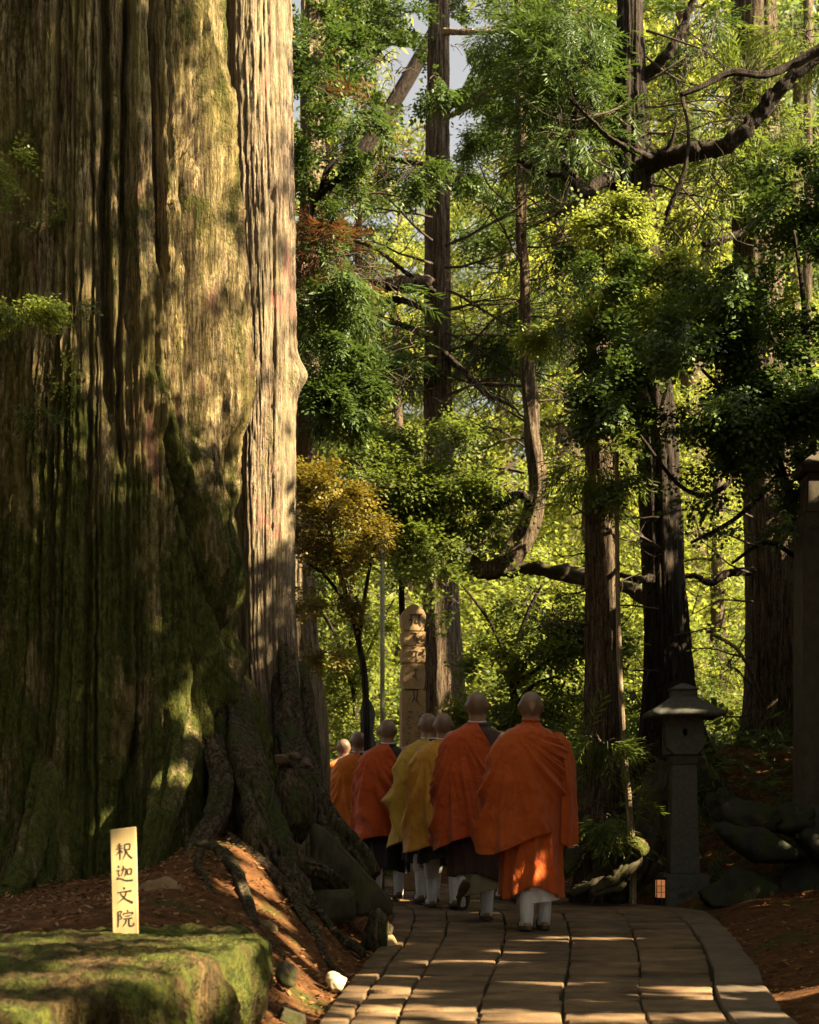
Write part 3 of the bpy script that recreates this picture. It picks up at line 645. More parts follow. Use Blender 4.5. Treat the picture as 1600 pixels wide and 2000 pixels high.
def leaf_mesh(name, C, D, kind, mat, scale=1.0, seed=0, tilt=.35):
    """one spray of leaves per point of C, pointing along D"""
    r = np.random.default_rng(seed + 500); C = np.asarray(C); D = np.asarray(D)
    pats = [pattern(kind, r) for _ in range(6)]; which = r.integers(0, 6, len(C)); vs = []
    D = D + r.normal(0, .35, D.shape); D /= np.linalg.norm(D, axis=1)[:, None] + 1e-9
    up = np.array([0, 0, 1.]) + r.normal(0, tilt, D.shape)
    Y = np.cross(up, D); Y /= np.linalg.norm(Y, axis=1)[:, None] + 1e-9; Z = np.cross(D, Y)
    sc = scale * r.uniform(.75, 1.3, len(C))
    for k in range(6):
        m = which == k
        if not m.any(): continue
        p = pats[k].reshape(-1, 3)
        v = C[m][:, None] + sc[m][:, None, None] * (p[None, :, 0:1] * D[m][:, None] + p[None, :, 1:2] * Y[m][:, None] + p[None, :, 2:3] * Z[m][:, None])
        vs.append(v.reshape(-1, 3))
    v = np.concatenate(vs); f = np.arange(len(v)).reshape(-1, 4)
    return v, f
def cloud(blobs, seed, flat=.38, sub=.42, thin=1.0):
    """blobs: (px,py,d, rx,rz,ry in m, sprays, subclumps): each subclump is a short bough fanning outwards. Returns spray points, directions, boughs"""
    r = np.random.default_rng(seed); C = []; D = []; Bo = []
    for (px, py, d, rx, rz, ry, n, ns) in blobs:
        c = P(px, py, d); R3 = np.array([rx, ry, rz]); n = int(n * thin); ns = int(ns * 1.7)
        q = r.normal(0, 1, (ns, 3)); q /= np.linalg.norm(q, axis=1)[:, None]; q *= (r.random((ns, 1)) ** .4) * np.where(r.random((ns, 1)) < .22, r.uniform(1.1, 1.75, (ns, 1)), 1.0)
        st = q * R3 * .75
        dv = q * R3 / np.linalg.norm(R3) + r.normal(0, .30, (ns, 3)) * np.array([1, 1, .5]) + np.array([0, 0, -.10]); dv /= np.linalg.norm(dv, axis=1)[:, None]
        L = (rx + ry + rz) / 3 * r.uniform(.5, 1.25, ns)
        w = r.random(ns) ** 1.1 + .15; w /= w.sum(); idx = r.choice(ns, n, p=w)
        u = r.random(n) ** .75; wd = (.10 + .30 * np.sin(np.clip(u, 0, 1) * math.pi * .85)) * L[idx]
        off = r.normal(0, .55, (n, 3)) * wd[:, None] * np.array([1, 1, flat])
        p = st[idx] + dv[idx] * (u * L[idx])[:, None] + off; p[:, 2] -= .22 * (u * L[idx]) ** 2 + .25 * np.abs(off).sum(1) * .4
        C.append(c + p); dd = dv[idx] + off / (wd[:, None] + .02) * .7; dd[:, 2] -= .25; dd /= np.linalg.norm(dd, axis=1)[:, None] + 1e-9; D.append(dd)
        for k in range(ns): Bo.append((c + st[k] * .5, c + st[k] + dv[k] * L[k] * .9 - np.array([0, 0, .2 * L[k] ** 2])))
    return np.concatenate(C), np.concatenate(D), Bo
def crown(tree, blobs, kind, mat, scale=1.0, seed=0, gaps=True, shafts=True, name='crown', flat=.38, sub=.42, thin=.8, boughs=True, split=0):
    if split: blobs = shatter(blobs, split, seed)
    C, D, Bo = cloud(blobs, seed, flat, sub, thin)
    if boughs:
        mb = MB()
        for a, b in Bo:
            m = (a + b) / 2 + np.array([0, 0, .05]); v, f = tube(smooth_path([a, m, b], 5), np.linspace(.007, .003, 5), 3); mb.add(v, f)
        v, f = mb.get(); solid('twigs', v, f, M_twig, tree, kind='stuff')
    k = keep(C, shafts, gaps); C, D = C[k], D[k]
    v, f = leaf_mesh('leaves', C, D, kind, mat, scale, seed)
    if shafts: v, f = clear_leaves(v, f, gaps)
    return mobj(name, v, f, mat, tree, smooth=False, kind='stuff')
def shrub(name, label, base, stems, blobs, kind, lmat, scale, seed, smat=M_dbark, cat='tree', group=None, r0=.05, gaps=True, thin=.42, split=4):
    b = P(*base); g = float(ground_h(b[0], b[1])); t = thing(name, label, cat, (b[0], b[1], g), group)
    for i, st in enumerate(stems):
        pts = [P(*p) for p in st]
        if i == 0: pts = [np.array([b[0], b[1], g - .15])] + pts
        v, f = tube(smooth_path(pts, 36), np.linspace(r0 * (1 if i == 0 else .6), r0 * .25, 36), 8, .25, seed + i)
        solid('stem' if i else 'trunk', v, f, smat, t)
    crown(t, blobs, kind, lmat, scale, seed, gaps, thin=thin, split=split, boughs=gaps)
    return t

# crowns of the trees with trunks above
crown(T600, [(650, 300, 13.9, .50, .40, .5, 900, 16), (730, 220, 13.9, .42, .32, .5, 750, 14), (640, 180, 14.2, .4, .3, .5, 500, 10), (700, 120, 14.2, .45, .3, .5, 600, 12), (620, 60, 14.2, .35, .3, .5, 400, 10),
             (645, 640, 13.9, .36, .45, .45, 900, 15), (690, 740, 13.8, .36, .38, .4, 850, 14), (640, 790, 13.9, .3, .3, .4, 500, 10), (690, 400, 14.1, .35, .22, .4, 400, 9)], 'broad', L_dark, .78, 101, thin=.8, split=3)
crown(T600, [(640, 500, 13.8, .30, .20, .3, 520, 8), (612, 470, 13.7, .16, .16, .3, 160, 4), (725, 210, 13.6, .12, .14, .15, 120, 3)], 'needle', L_rust, 1.0, 102, name='dead_fronds', thin=.28)
crown(T600, [(660, 545, 13.9, .38, .2, .4, 500, 9), (600, 470, 14.1, .2, .15, .3, 200, 5)], 'needle', L_dark, 1.1, 103, name='young_fronds')
crown(TMID, [(700, 30, 16.8, .6, .36, .5, 700, 14), (920, 40, 18.4, .6, .4, .6, 700, 14), (1000, 120, 18.3, .55, .4, .7, 700, 14), (960, 255, 18.5, .45, .36, .5, 600, 12), (945, 370, 18.6, .36, .3, .5, 450, 11), (770, 330, 18.2, .3, .22, .4, 260, 8), (1000, 440, 18.3, .5, .3, .6, 450, 11), (770, 40, 17.2, .4, .26, .5, 360, 9)], 'broad', L_dark, .8, 111, thin=.85, split=3)
crown(TMID, [(975, 640, 17.6, .55, .2, .5, 800, 14), (950, 690, 18, .4, .16, .4, 400, 9), (730, 660, 17.2, .42, .22, .4, 420, 8), (1030, 600, 17.5, .45, .2, .5, 400, 8), (770, 700, 17.6, .3, .2, .4, 300, 8)], 'needle', L_dark, 1.15, 112, name='lower_fronds', thin=.42)
crown(TCURVE, [(1070, 180, 16.5, .5, .45, .4, 800, 14), (1090, 60, 16.4, .5, .4, .4, 800, 14), (990, 60, 16.5, .35, .35, .4, 450, 10), (1090, 320, 16.5, .42, .35, .4, 600, 12), (1090, 470, 16.5, .4, .3, .4, 500, 10), (1095, 600, 16.5, .4, .22, .4, 420, 10)], 'needle', L_dark, 1.1, 113, thin=.55)
crown(TA, [(1115, 130, 14.9, .38, .34, .4, 560, 12), (1110, 260, 14.9, .34, .26, .4, 360, 9), (1130, 30, 14.9, .3, .26, .4, 340, 8), (1360, 60, 15.8, .3, .2, .4, 220, 7), (1400, 40, 15.8, .25, .2, .4, 200, 7)], 'needle', L_dark, 1.1, 114, thin=.8)
crown(TB, [(1400, 230, 15.2, .4, .35, .4, 420, 10), (1460, 170, 15.2, .2, .2, .2, 160, 4), (1560, 250, 15.2, .4, .3, .4, 450, 10), (1570, 60, 15.2, .4, .3, .4, 420, 10), (1390, 380, 15.4, .45, .3, .4, 400, 10)], 'needle', L_mid, 1.1, 115, thin=.5)
crown(TC, [(1180, 1450, 12.7, .16, .09, .14, 90, 4), (1170, 900, 12.8, .3, .2, .3, 240, 6), (1195, 1590, 12.8, .18, .12, .2, 120, 4)], 'needle', L_mid, .9, 116, shafts=False)

shrub('sapling', 'bright lime maple sapling catching the sun before the dark cedar', (1310, 1560, 15.8),
      [[(1306, 1300, 15.8), (1292, 950, 15.6), (1255, 650, 14.4), (1225, 360, 13.6)], [(1290, 800, 13.9), (1340, 620, 13.6), (1390, 500, 13.5)], [(1290, 850, 13.9), (1220, 640, 13.6), (1170, 520, 13.5)]],
      [(1225, 400, 13.5, .22, .30, .2, 330, 9), (1200, 480, 13.5, .38, .24, .3, 480, 10), (1270, 500, 13.4, .45, .26, .35, 700, 12), (1330, 540, 13.4, .48, .24, .35, 700, 12), (1190, 570, 13.5, .45, .24, .35, 600, 11), (1270, 610, 13.3, .55, .24, .4, 800, 13), (1390, 610, 13.4, .4, .22, .35, 450, 9)],
      'small', L_lime, .82, 121, M_tbark, 'tree', r0=.035, thin=1.1)
SHD = 'dense dark evergreen bush'
shrub('evergreen_tree', 'dense dark leafy evergreen filling the right side below the sunlit sapling', (1585, 1650, 13.6),
      [[(1582, 1400, 13.6), (1560, 1050, 13.4), (1480, 850, 12.8), (1370, 720, 12.3)], [(1480, 880, 12.8), (1400, 960, 12.6), (1330, 950, 12.4), (1250, 850, 12.2)], [(1560, 1000, 13.2), (1500, 820, 12.6), (1530, 750, 12.2)], [(1520, 930, 13), (1440, 1010, 12.6), (1350, 1060, 12.4)], [(1570, 1100, 13.4), (1500, 1060, 12.9), (1430, 1100, 12.6)]],
      [(1190, 600, 12.3, .28, .22, .4, 800, 12), (1240, 680, 12.1, .40, .30, .45, 1300, 18), (1340, 640, 12.0, .5, .28, .5, 1500, 20), (1350, 750, 12.0, .52, .28, .5, 1500, 20), (1460, 690, 12.0, .46, .30, .5, 1400, 20), (1200, 770, 12.2, .30, .26, .4, 700, 12), (1170, 850, 12.3, .20, .18, .3, 260, 8), (1460, 810, 12.2, .42, .2, .4, 700, 12), (1290, 840, 12.3, .32, .16, .4, 330, 9), (1400, 600, 12.1, .38, .24, .4, 800, 12), (1390, 890, 12.4, .3, .12, .3, 150, 7), (1490, 920, 12.3, .3, .14, .3, 200, 8), (1550, 960, 12.4, .3, .14, .3, 200, 8), (1330, 960, 12.5, .3, .1, .3, 80, 5), (1430, 1040, 12.5, .3, .1, .3, 70, 5)],
      'small', L_dark, .95, 122, gaps=False, thin=.95, split=5)
shrub('evergreen_tree', 'dark green glossy leaved tree cut by the right edge above the stone column', (1600, 1660, 13.2),
      [[(1600, 1300, 13.2), (1590, 900, 13), (1570, 600, 12.7), (1550, 450, 12.6)], [(1590, 800, 12.9), (1520, 680, 12.6), (1480, 600, 12.5)]],
      [(1540, 430, 12.8, .34, .26, .4, 700, 12), (1580, 560, 12.6, .42, .4, .5, 1500, 18), (1500, 600, 12.6, .42, .3, .45, 1200, 16), (1570, 750, 12.5, .42, .4, .5, 1500, 18), (1560, 880, 12.5, .4, .26, .4, 900, 14), (1590, 330, 12.9, .25, .25, .4, 450, 9)],
      'small', L_dark, 1.0, 123, gaps=False, thin=.72, split=4)
shrub('maple_tree', 'amber leaved maple arching out beside the pale cedar', (722, 1470, 13.6),
      [[(715, 1380, 13.6), (700, 1250, 13.6), (665, 1120, 13.5), (640, 1010, 13.4), (630, 950, 13.4)], [(700, 1250, 13.6), (720, 1120, 13.5), (735, 1060, 13.4)], [(690, 1200, 13.6), (640, 1130, 13.4), (600, 1100, 13.3)]],
      [(585, 930, 13.3, .16, .06, .25, 220, 5), (625, 935, 13.3, .18, .07, .25, 260, 6), (665, 955, 13.3, .18, .07, .25, 260, 6), (700, 985, 13.3, .17, .07, .25, 240, 5), (730, 1030, 13.3, .14, .06, .2, 180, 5), (610, 985, 13.3, .2, .08, .25, 240, 6), (660, 1020, 13.3, .2, .08, .25, 240, 6), (600, 1045, 13.3, .2, .08, .25, 200, 5), (690, 1075, 13.3, .18, .07, .25, 160, 5), (640, 1090, 13.4, .2, .07, .25, 140, 5), (610, 1170, 13.5, .22, .1, .3, 120, 5), (700, 1180, 13.5, .2, .08, .3, 90, 5), (650, 1260, 13.5, .2, .1, .3, 90, 5)],
      'small', L_amber, .8, 124, M_dbark, r0=.04, thin=.95, split=2)
shrub('maple_tree', 'yellow green young maple with winding dark stems left of the metal pole', (688, 1460, 18.6),
      [[(695, 1400, 18.6), (680, 1300, 18.6), (690, 1200, 18.5), (670, 1100, 18.5)], [(690, 1350, 18.6), (730, 1250, 18.5), (770, 1170, 18.4)], [(685, 1320, 18.6), (650, 1230, 18.5), (620, 1190, 18.4)]],
      [(650, 1250, 18.5, .45, .33, .4, 420, 12), (700, 1300, 18.6, .45, .33, .4, 460, 12), (640, 1360, 18.6, .4, .33, .4, 460, 10), (730, 1210, 18.5, .4, .28, .4, 330, 9), (770, 1290, 18.6, .25, .2, .3, 180, 6), (700, 1390, 18.8, .4, .22, .3, 300, 8)],
      'small', L_lime, 1.2, 125, M_dbark, r0=.05)
shrub('broadleaf_tree', 'rounded green broadleaf tree half hiding the straight cedar', (800, 1480, 16.2),
      [[(795, 1300, 16.2), (785, 1180, 16.2), (790, 1080, 16.1), (810, 980, 16), (840, 880, 15.9)], [(788, 1150, 16.2), (760, 1050, 16), (740, 960, 15.9)], [(800, 1040, 16.1), (860, 980, 15.9), (910, 950, 15.8)]],
      [(850, 870, 15.8, .42, .3, .45, 850, 15), (800, 930, 15.8, .5, .32, .5, 1000, 16), (890, 960, 15.7, .45, .34, .45, 950, 15), (750, 960, 15.8, .36, .3, .4, 600, 11), (830, 1020, 15.7, .5, .28, .45, 900, 14), (760, 870, 16, .4, .22, .4, 450, 9), (700, 900, 16, .35, .2, .4, 350, 8), (940, 1040, 15.8, .3, .22, .3, 350, 8), (780, 1060, 15.8, .35, .2, .3, 380, 8)],
      'small', L_mid, 1.0, 126, thin=.62)
shrub('broadleaf_tree', 'light green leafy shrub under the bending tree', (1010, 1500, 15.2),
      [[(1005, 1400, 15.2), (1000, 1300, 15.2), (1030, 1200, 15.1), (1060, 1140, 15)], [(1002, 1320, 15.2), (960, 1220, 15.1), (900, 1140, 15)], [(1003, 1340, 15.2), (1070, 1290, 15.1), (1110, 1250, 15)], [(1000, 1390, 15.1), (1040, 1340, 15), (1090, 1320, 15)]],
      [(890, 1135, 14.9, .28, .14, .3, 320, 9), (1050, 1185, 14.9, .36, .13, .35, 420, 10), (1095, 1215, 14.9, .36, .24, .35, 550, 11), (1000, 1210, 15, .42, .24, .35, 600, 11), (1070, 1270, 14.9, .4, .26, .35, 600, 11), (960, 1290, 15.1, .4, .24, .35, 450, 10), (1090, 1360, 15, .36, .26, .3, 500, 10), (1010, 1390, 15.2, .4, .2, .3, 400, 9), (930, 1380, 15.3, .3, .2, .3, 260, 7)],
      'small', L_mid, 1.05, 127, thin=.6)

# wood beyond: tall trees with crowns to the ground; two builds, copied
def far_tree(seed, h, mat, wide):
    r = np.random.default_rng(seed); C = []; D = []
    t = thing('forest_tree', 'x', 'tree')
    v, f = tube(smooth_path([(0, 0, -.6), (r.normal(0, .1), 0, h * .35), (r.normal(0, .2), 0, h * .7), (0, 0, h)], 40), np.linspace(.34, .04, 40), 12, .2, seed)
    solid('trunk', v, f, M_bark, t)
    mb = MB(); z = 1.0
    while z < h - .6:
        k = (z / h); L = wide * (1.05 - .8 * k ** 1.6) * r.uniform(.6, 1.15); a = r.uniform(0, 6.28); n = 9
        s = np.linspace(0, 1, n)[:, None]; d = np.array([math.cos(a), math.sin(a), 0])
        pts = np.array([0, 0, z]) + d * L * s + np.array([0, 0, 1]) * (.25 * L * s - .55 * L * s ** 2 + r.normal(0, .05, (n, 1)))
        v, f = tube(pts, np.linspace(.05, .01, n), 4); mb.add(v, f)
        m = int(62 * L / wide) + 10; u = r.random(m) ** .7 * .9 + .15; i = np.clip(u * (n - 1), 0, n - 1.01).astype(int)
        sp = .17 + .3 * u
        c = pts[i] + r.normal(0, 1, (m, 3)) * np.stack([sp * L * .42, sp * L * .42, sp * .32], -1); C.append(c)
        D.append(np.tile(d + np.array([0, 0, -.35]), (m, 1)))
        z += r.uniform(.13, .30) * (.8 + .5 * k)
    v, f = mb.get(); solid('limbs', v, f, M_twig, t, kind='stuff')
    C = np.concatenate(C); D = np.concatenate(D)
    v, f = leaf_mesh('crown', C, D, 'far', mat, .9, seed, .6)
    mobj('crown', v, f, mat, t, smooth=False, kind='stuff'); return t
def copy_tree(o, parent=None):
    c = o.copy(); COL.objects.link(c); c.parent = parent
    for ch in list(o.children): copy_tree(ch, c)
    return c
protos = [far_tree(201, 17, L_far, 2.9), far_tree(202, 19, L_fard, 3.1), far_tree(203, 15, L_far, 3.4)]
far = [(0, 1090, 28, 1.0, 'tall yellow green forest tree behind the bending tree'), (1, 700, 31, .68, 'deep green forest tree behind the broken sky gap'), (2, 980, 33, .9, 'bright wide forest tree seen left of the lime sapling'),
       (1, 1190, 35, 1.2, 'deep green forest tree high behind the dark limbed cedar'), (0, 1340, 29, 1.05, 'sunny forest tree between the two dark right hand cedars'), (2, 1420, 38, 1.3, 'pale forest tree far behind the bare limb'),
       (0, 640, 36, 1.2, 'yellow green forest tree glimpsed right of the pale cedar'), (2, 850, 40, 1.05, 'bright forest tree behind the straight cedar'), (1, 1070, 44, 1.25, 'deep green forest tree farthest up the middle of the slope'),
       (1, 1560, 33, 1.2, 'deep green forest tree behind the thin grey trunk'), (0, 1240, 46, 1.35, 'yellow green forest tree farthest up the right slope'), (2, 560, 46, 1.3, 'pale forest tree mostly behind the pale cedar'), (1, 880, 58, .95, 'hazy deep green forest tree low behind the sky gaps'), (0, 1480, 52, 1.5, 'yellow green forest tree behind the right hand trunk tops'), (2, 1150, 24.5, .55, 'short bright forest tree behind the sunlit cedar'), (0, 780, 25, .55, 'short yellow green forest tree behind the carved pillar'), (2, 1400, 23.5, .5, 'small lime forest tree in the gap beside the lantern roof'), (0, 1600, 44, 1.4, 'yellow green forest tree beyond the right edge'), (1, 1300, 60, 1.5, 'deep green forest tree on the far ridge')]
used = set()
for i, (k, px, d, sc, lab) in enumerate(far):
    o = protos[k] if k not in used else copy_tree(protos[k]); used.add(k)
    x = (px - 800) / F * d; o.location = (x, d, float(ground_h(x, d))); o.scale = (sc, sc, sc); o.rotation_euler = (0, 0, i * 1.7)
    tag(o, lab, 'tree', 'trees of the sunlit wood beyond')

# unseen understorey added beyond the right edge, shaped to shade and dapple the path
def added_side_tree(x, y, top, rx, n, seed, label, z0=1.0, big=1.45):
    t = thing('broadleaf_tree', label, 'tree', (x, y, float(ground_h(x, y))), 'unseen trees added to shade the path'); r = np.random.default_rng(seed)
    g = float(ground_h(x, y))
    v, f = tube(smooth_path([(x, y, g - .3), (x + .1, y, 2), (x - .1, y + .1, top * .6), (x, y, top - .4)], 30), np.linspace(.22, .04, 30), 10, .2, seed); solid('trunk', v, f, M_bark, t)
    ns = 60; q = np.stack([r.uniform(-1, 1, ns) * rx, r.uniform(-1, 1, ns) * rx * 1.25, z0 + (top - z0) * r.random(ns)], -1)
    idx = r.integers(0, ns, n); off = r.normal(0, .42, (n, 3)) * np.array([1, 1, .5]); C = q[idx] + off + np.array([x, y, 0]); C = C[C[:, 2] < top]
    C = C[keep(C, True, False, .0)]; D = r.normal(0, 1, C.shape) * np.array([1, 1, .4]) + np.array([0, 0, -.3])
    v, f = leaf_mesh('crown', C, D, 'far', L_mid, big, seed, .6); v, f = clear_leaves(v, f, False); mobj('crown', v, f, L_mid, t, smooth=False, kind='stuff')
for i, (x, y, top, rx, n) in enumerate([(6.2, 11.0, 7.8, 1.5, 3600), (6.5, 14.6, 6.0, 1.4, 2200), (6.0, 8.2, 8.1, 1.4, 3800), (6.3, 4.25, 14.5, 1.45, 4600), (6.2, 6.0, 8.2, 1.2, 2500), (6.6, -0.4, 11, 1.7, 2200), (6.6, -4, 9, 1.7, 1200)]):
    added_side_tree(x, y, top, rx, n, 300 + i, 'leafy tree out of view to the right of the path, ' + ['beside the monks', 'beside the stone wall', 'nearest the paving', 'beside the lower paving', 'beside the viewer', 'behind the viewer', 'farthest behind the viewer'][i])

added_side_tree(8.6, 6.6, 14.0, 1.9, 150, 340, 'tall open crowned tree out of view to the right of the path', 9.0)  # unseen crown added to dapple the sunlight on the huge trunk
# unseen trees added left of the path and behind the viewer to block skylight
for i, (x, y, top, rx, n) in enumerate([(-6.2, 5.5, 11, 2.2, 800), (-5.2, 0.5, 11, 2.2, 800), (-7.0, 10.5, 12, 2.2, 800), (-3.5, -5.0, 11, 2.4, 800), (3.6, -6.5, 12, 2.4, 800)]):
    added_side_tree(x, y, top, rx, n, 320 + i, ['leafy tree out of view to the left by the sign', 'leafy tree out of view on the left behind the viewer', 'leafy tree out of view left of the huge cedar', 'leafy tree out of view behind the viewer to the left', 'leafy tree out of view behind the viewer to the right'][i], 2.0, 2.3)

# low bushes and ferns that hide the ground among the trunks
def low_bush(px, d, rx, h, n, mat, kind, seed, label, sc=1.2, name='bush', cat='bush'):
    x = (px - 800) / F * d; g = float(ground_h(x, d)); t = thing(name, label, cat, (x, d, g), 'low bushes under the trees')
    py = HOR - (g + h * .5 - EYE) / d * F
    crown(t, [(px, py, d, rx, h * .5, rx * .8, n, max(6, n // 45))], kind, mat, sc, seed, True)
    return t
BL = [(640, 20.0, .9, 1.4, 700, L_mid, 'small', 'round green bush behind the heads of the farthest monks'), (760, 18.5, .8, 1.1, 500, L_lime, 'small', 'yellow green bush left of the carved pillar'),
      (930, 19, .9, 1.3, 600, L_dark, 'small', 'dark bush to the right of the straight cedar'), (1010, 17.5, .8, 1.0, 560, L_dark, 'small', 'dark bush behind the two nearest monks'), (1080, 16.6, .7, .9, 520, L_mid, 'small', 'green bush left of the sunlit cedar'),
      (1120, 20, 1.2, 2.0, 700, L_lime, 'small', 'tall lime bush in the light behind the sunlit cedar'), (1250, 18, .6, 1.6, 520, L_lime, 'small', 'lime bush between the slender stem and the lantern tree'), (1240, 16.4, .45, .8, 300, L_dark, 'needle', 'dark fern clump under the slender stem'),
      (1420, 21, 1.0, 2.6, 700, L_lime, 'small', 'sunny bush in the gap right of the lantern'), (1390, 19.5, .7, 1.5, 420, L_mid, 'small', 'green bush in the notch behind the lantern bank'), (1180, 24, 1.4, 2.4, 600, L_lime, 'small', 'wide lime bush far behind the slender stem'),
      (860, 23, 1.5, 2.6, 700, L_lime, 'small', 'wide lime bush far behind the carved pillar'), (690, 22, 1.3, 2.4, 650, L_lime, 'small', 'wide lime bush far behind the metal pole'), (1000, 24, 1.5, 3.2, 800, L_lime, 'small', 'broad sunny bush far behind the bending tree')]
for i, (px, d, rx, h, n, m, k, lab) in enumerate(BL): low_bush(px, d, rx, h, n, m, k, 400 + i, lab, 1.25 if d < 20 else 2.0)

# ------------------------------------------------------------------ stones, ledge, roots
M_rootb = bark_mat('root_bark', (0.03, 0.022, 0.014), (0.085, 0.062, 0.036), (0.16, 0.12, 0.07), moss=((0.02, 0.028, 0.007), (0.075, 0.08, 0.018)), moss_lo=0.50, moss_w=.12, bump=1.0, fib=18)
def rock_mesh(rx, ry, rz, seed, mat, name='rock', sub=4, rough=.22, facet=.5, deep=0.0):
    bm = bmesh.new(); bmesh.ops.create_icosphere(bm, subdivisions=sub, radius=1)
    r = np.random.default_rng(seed); pl = r.normal(0, 1, (9, 3)); pl /= np.linalg.norm(pl, axis=1)[:, None]; cut = r.uniform(.62, .9, 9) - deep
    co = np.array([v.co[:] for v in bm.verts])
    for p, c in zip(pl, cut):
        d = co @ p; m = d > c; co[m] -= np.outer((d[m] - c) * (facet + .45), p)
    n = fbm(co[:, 0] * 2 + co[:, 2] * 1.3 + 30 + seed, co[:, 1] * 2 - co[:, 2] * 1.1 + 30, seed, 4)
    n2 = fbm(co[:, 0] * 7 + 60, co[:, 1] * 7 + co[:, 2] * 6 + 60, seed + 2, 4)
    co = co * (1 + rough * (n - .45) + .16 * (n2 - .45))[:, None] * np.array([rx, ry, rz])
    for v, c in zip(bm.verts, co): v.co = c
    me = bpy.data.meshes.new(name); bm.to_mesh(me); bm.free(); me.materials.append(mat)
    me.polygons.foreach_set('use_smooth', np.ones(len(me.polygons), dtype=bool)); return me
def rock(px, py, d, rx, ry, rz, seed, mat, label, name='rock', cat='rock', rot=0, group=None, **k):
    o = link(name, rock_mesh(rx, ry, rz, seed, mat, name, **k)); o.location = P(px, py, d); o.rotation_euler = (0, 0, rot)
    return tag(o, label, cat, group)
rock(655, 1918, 7.1, .058, .06, .055, 1, M_cream, 'cream coloured stone lying at the left edge of the paving', facet=.8)
rock(310, 1760, 7.6, .16, .14, .13, 2, M_brownrock, 'brown boulder right behind the wooden sign', facet=.7)
rock(20, 2005, 4.4, .085, .09, .07, 3, M_stone, 'grey stone in the lower left corner', facet=.3)
rock(740, 1845, 9.2, .11, .10, .09, 5, M_toba, 'yellowish stone at the foot of the mossy stump', facet=.6)
rock(520, 1815, 7.6, .06, .06, .05, 6, M_brownrock, 'small orange lit stone on the slope above the moss ledge')
rock(566, 1990, 6.0, .07, .07, .06, 8, M_dmoss, 'mossy brown stone at the foot of the ledge')
rock(560, 1905, 6.5, .05, .05, .065, 9, M_dmoss, 'upright dark stone against the end of the ledge', facet=.8, rough=.5)
rock(1232, 1655, 12.6, .16, .14, .10, 10, M_mossy, 'bright moss cushion at the foot of the slender stem', 'moss_mound', 'moss', facet=.2)
rock(1110, 1740, 12.9, .16, .14, .06, 11, M_brownrock, 'flat brown stone at the far edge of the paving')
rock(170, 1800, 7.2, .075, .07, .075, 12, M_dmoss, 'squat dark stone block left of the wooden sign', facet=.9, rough=.08)
rock(505, 1650, 9.1, .12, .14, .20, 13, M_rootb, 'knobbly dark stump with a yellow mossed flank', 'stump', 'stump', rough=.7, facet=.15)
rock(566, 1570, 9.6, .16, .16, .28, 14, M_rootb, 'squared dark mossy block between the two trunks', 'stone_block', 'stone', facet=.3, rough=.5)
M_darkrock = simple_mat('dark_brown_rock', (0.04, 0.028, 0.018), (0.11, 0.075, 0.045), 12, .9, .5)
for i, (px, py, s) in enumerate([(550, 1472, .055), (576, 1468, .045), (597, 1482, .05)]):
    rock(px, py + 10, 9.55, s, s, s * .8, 30 + i, M_darkrock, ['dark brown stone at the left on the mossy block', 'smallest stone in the middle on the mossy block', 'dark brown stone at the right on the mossy block'][i], group='stones heaped on the mossy block', rough=.4)
# leaning slab and mossy stump by the path
def prism(name, label, cat, outline, d0, d1, mat, bevel=.015):
    bm = bmesh.new(); a = [bm.verts.new(P(x, y, d0)) for x, y in outline]
    b = [bm.verts.new(np.array(P(x, y, d0)) + np.array([0, d1 - d0, 0])) for x, y in outline]
    n = len(a); bm.faces.new(a[::-1]); bm.faces.new(b)
    for i in range(n): bm.faces.new([a[i], a[(i + 1) % n], b[(i + 1) % n], b[i]])
    bmesh.ops.recalc_face_normals(bm, faces=bm.faces[:])
    bmesh.ops.bevel(bm, geom=bm.edges[:], offset=bevel, segments=2, affect='EDGES')
    bmesh.ops.triangulate(bm, faces=bm.faces[:]); bmesh.ops.subdivide_edges(bm, edges=[e for e in bm.edges if e.calc_length() > .12], cuts=3, use_grid_fill=True)
    for v in bm.verts:
        v.co += v.normal * 0.02 * (float(fbm(np.array(v.co.x * 7 + 40), np.array(v.co.z * 7 + v.co.y * 5 + 40), 17)) - .5)
    return tag(bm_obj(name, bm, mat, None, True), label, cat)
prism('stone_slab', 'dark leaning slab whose edge slopes down to the paving', 'stone', [(604, 1608), (624, 1612), (700, 1692), (768, 1768), (764, 1790), (690, 1792), (606, 1740)], 9.55, 9.85, M_dmoss)
prism('stone_step', 'low dark stone step under the leaning slab', 'stone', [(600, 1742), (690, 1738), (694, 1800), (600, 1810)], 9.2, 9.5, M_dmoss)
rock(738, 1822, 9.2, .125, .13, .17, 15, M_rootb, 'mossy cut stump at the left edge of the paving', 'stump', 'stump', facet=.75, rough=.4)

def root(tree, pix, r0, r1, seed, mat=M_rootb, n=44):
    pts = smooth_path([P(*p) for p in pix], n); pts = pts + .02 * r0 / .1 * (np.random.default_rng(seed).normal(0, 1, (n, 3)).cumsum(0) * .25); v, f = tube(pts, r1 + (r0 - r1) * np.sin(np.linspace(.9, math.pi, n)) ** .8, 52, .9, seed); return solid('root', v, f, mat, tree)
root(PALE, [(556, 1250, 11.75), (572, 1430, 11.2), (612, 1540, 10.6), (655, 1620, 10.3), (700, 1660, 10.2), (722, 1700, 10.1)], .10, .05, 1)
root(PALE, [(580, 1300, 11.9), (606, 1430, 11.5), (622, 1520, 11.2), (640, 1600, 11.1), (652, 1680, 11)], .08, .06, 2)
root(GIANT, [(450, 1330, 10.5), (482, 1500, 9.8), (530, 1620, 9.2), (560, 1700, 9.0), (610, 1770, 8.8)], .15, .05, 3)
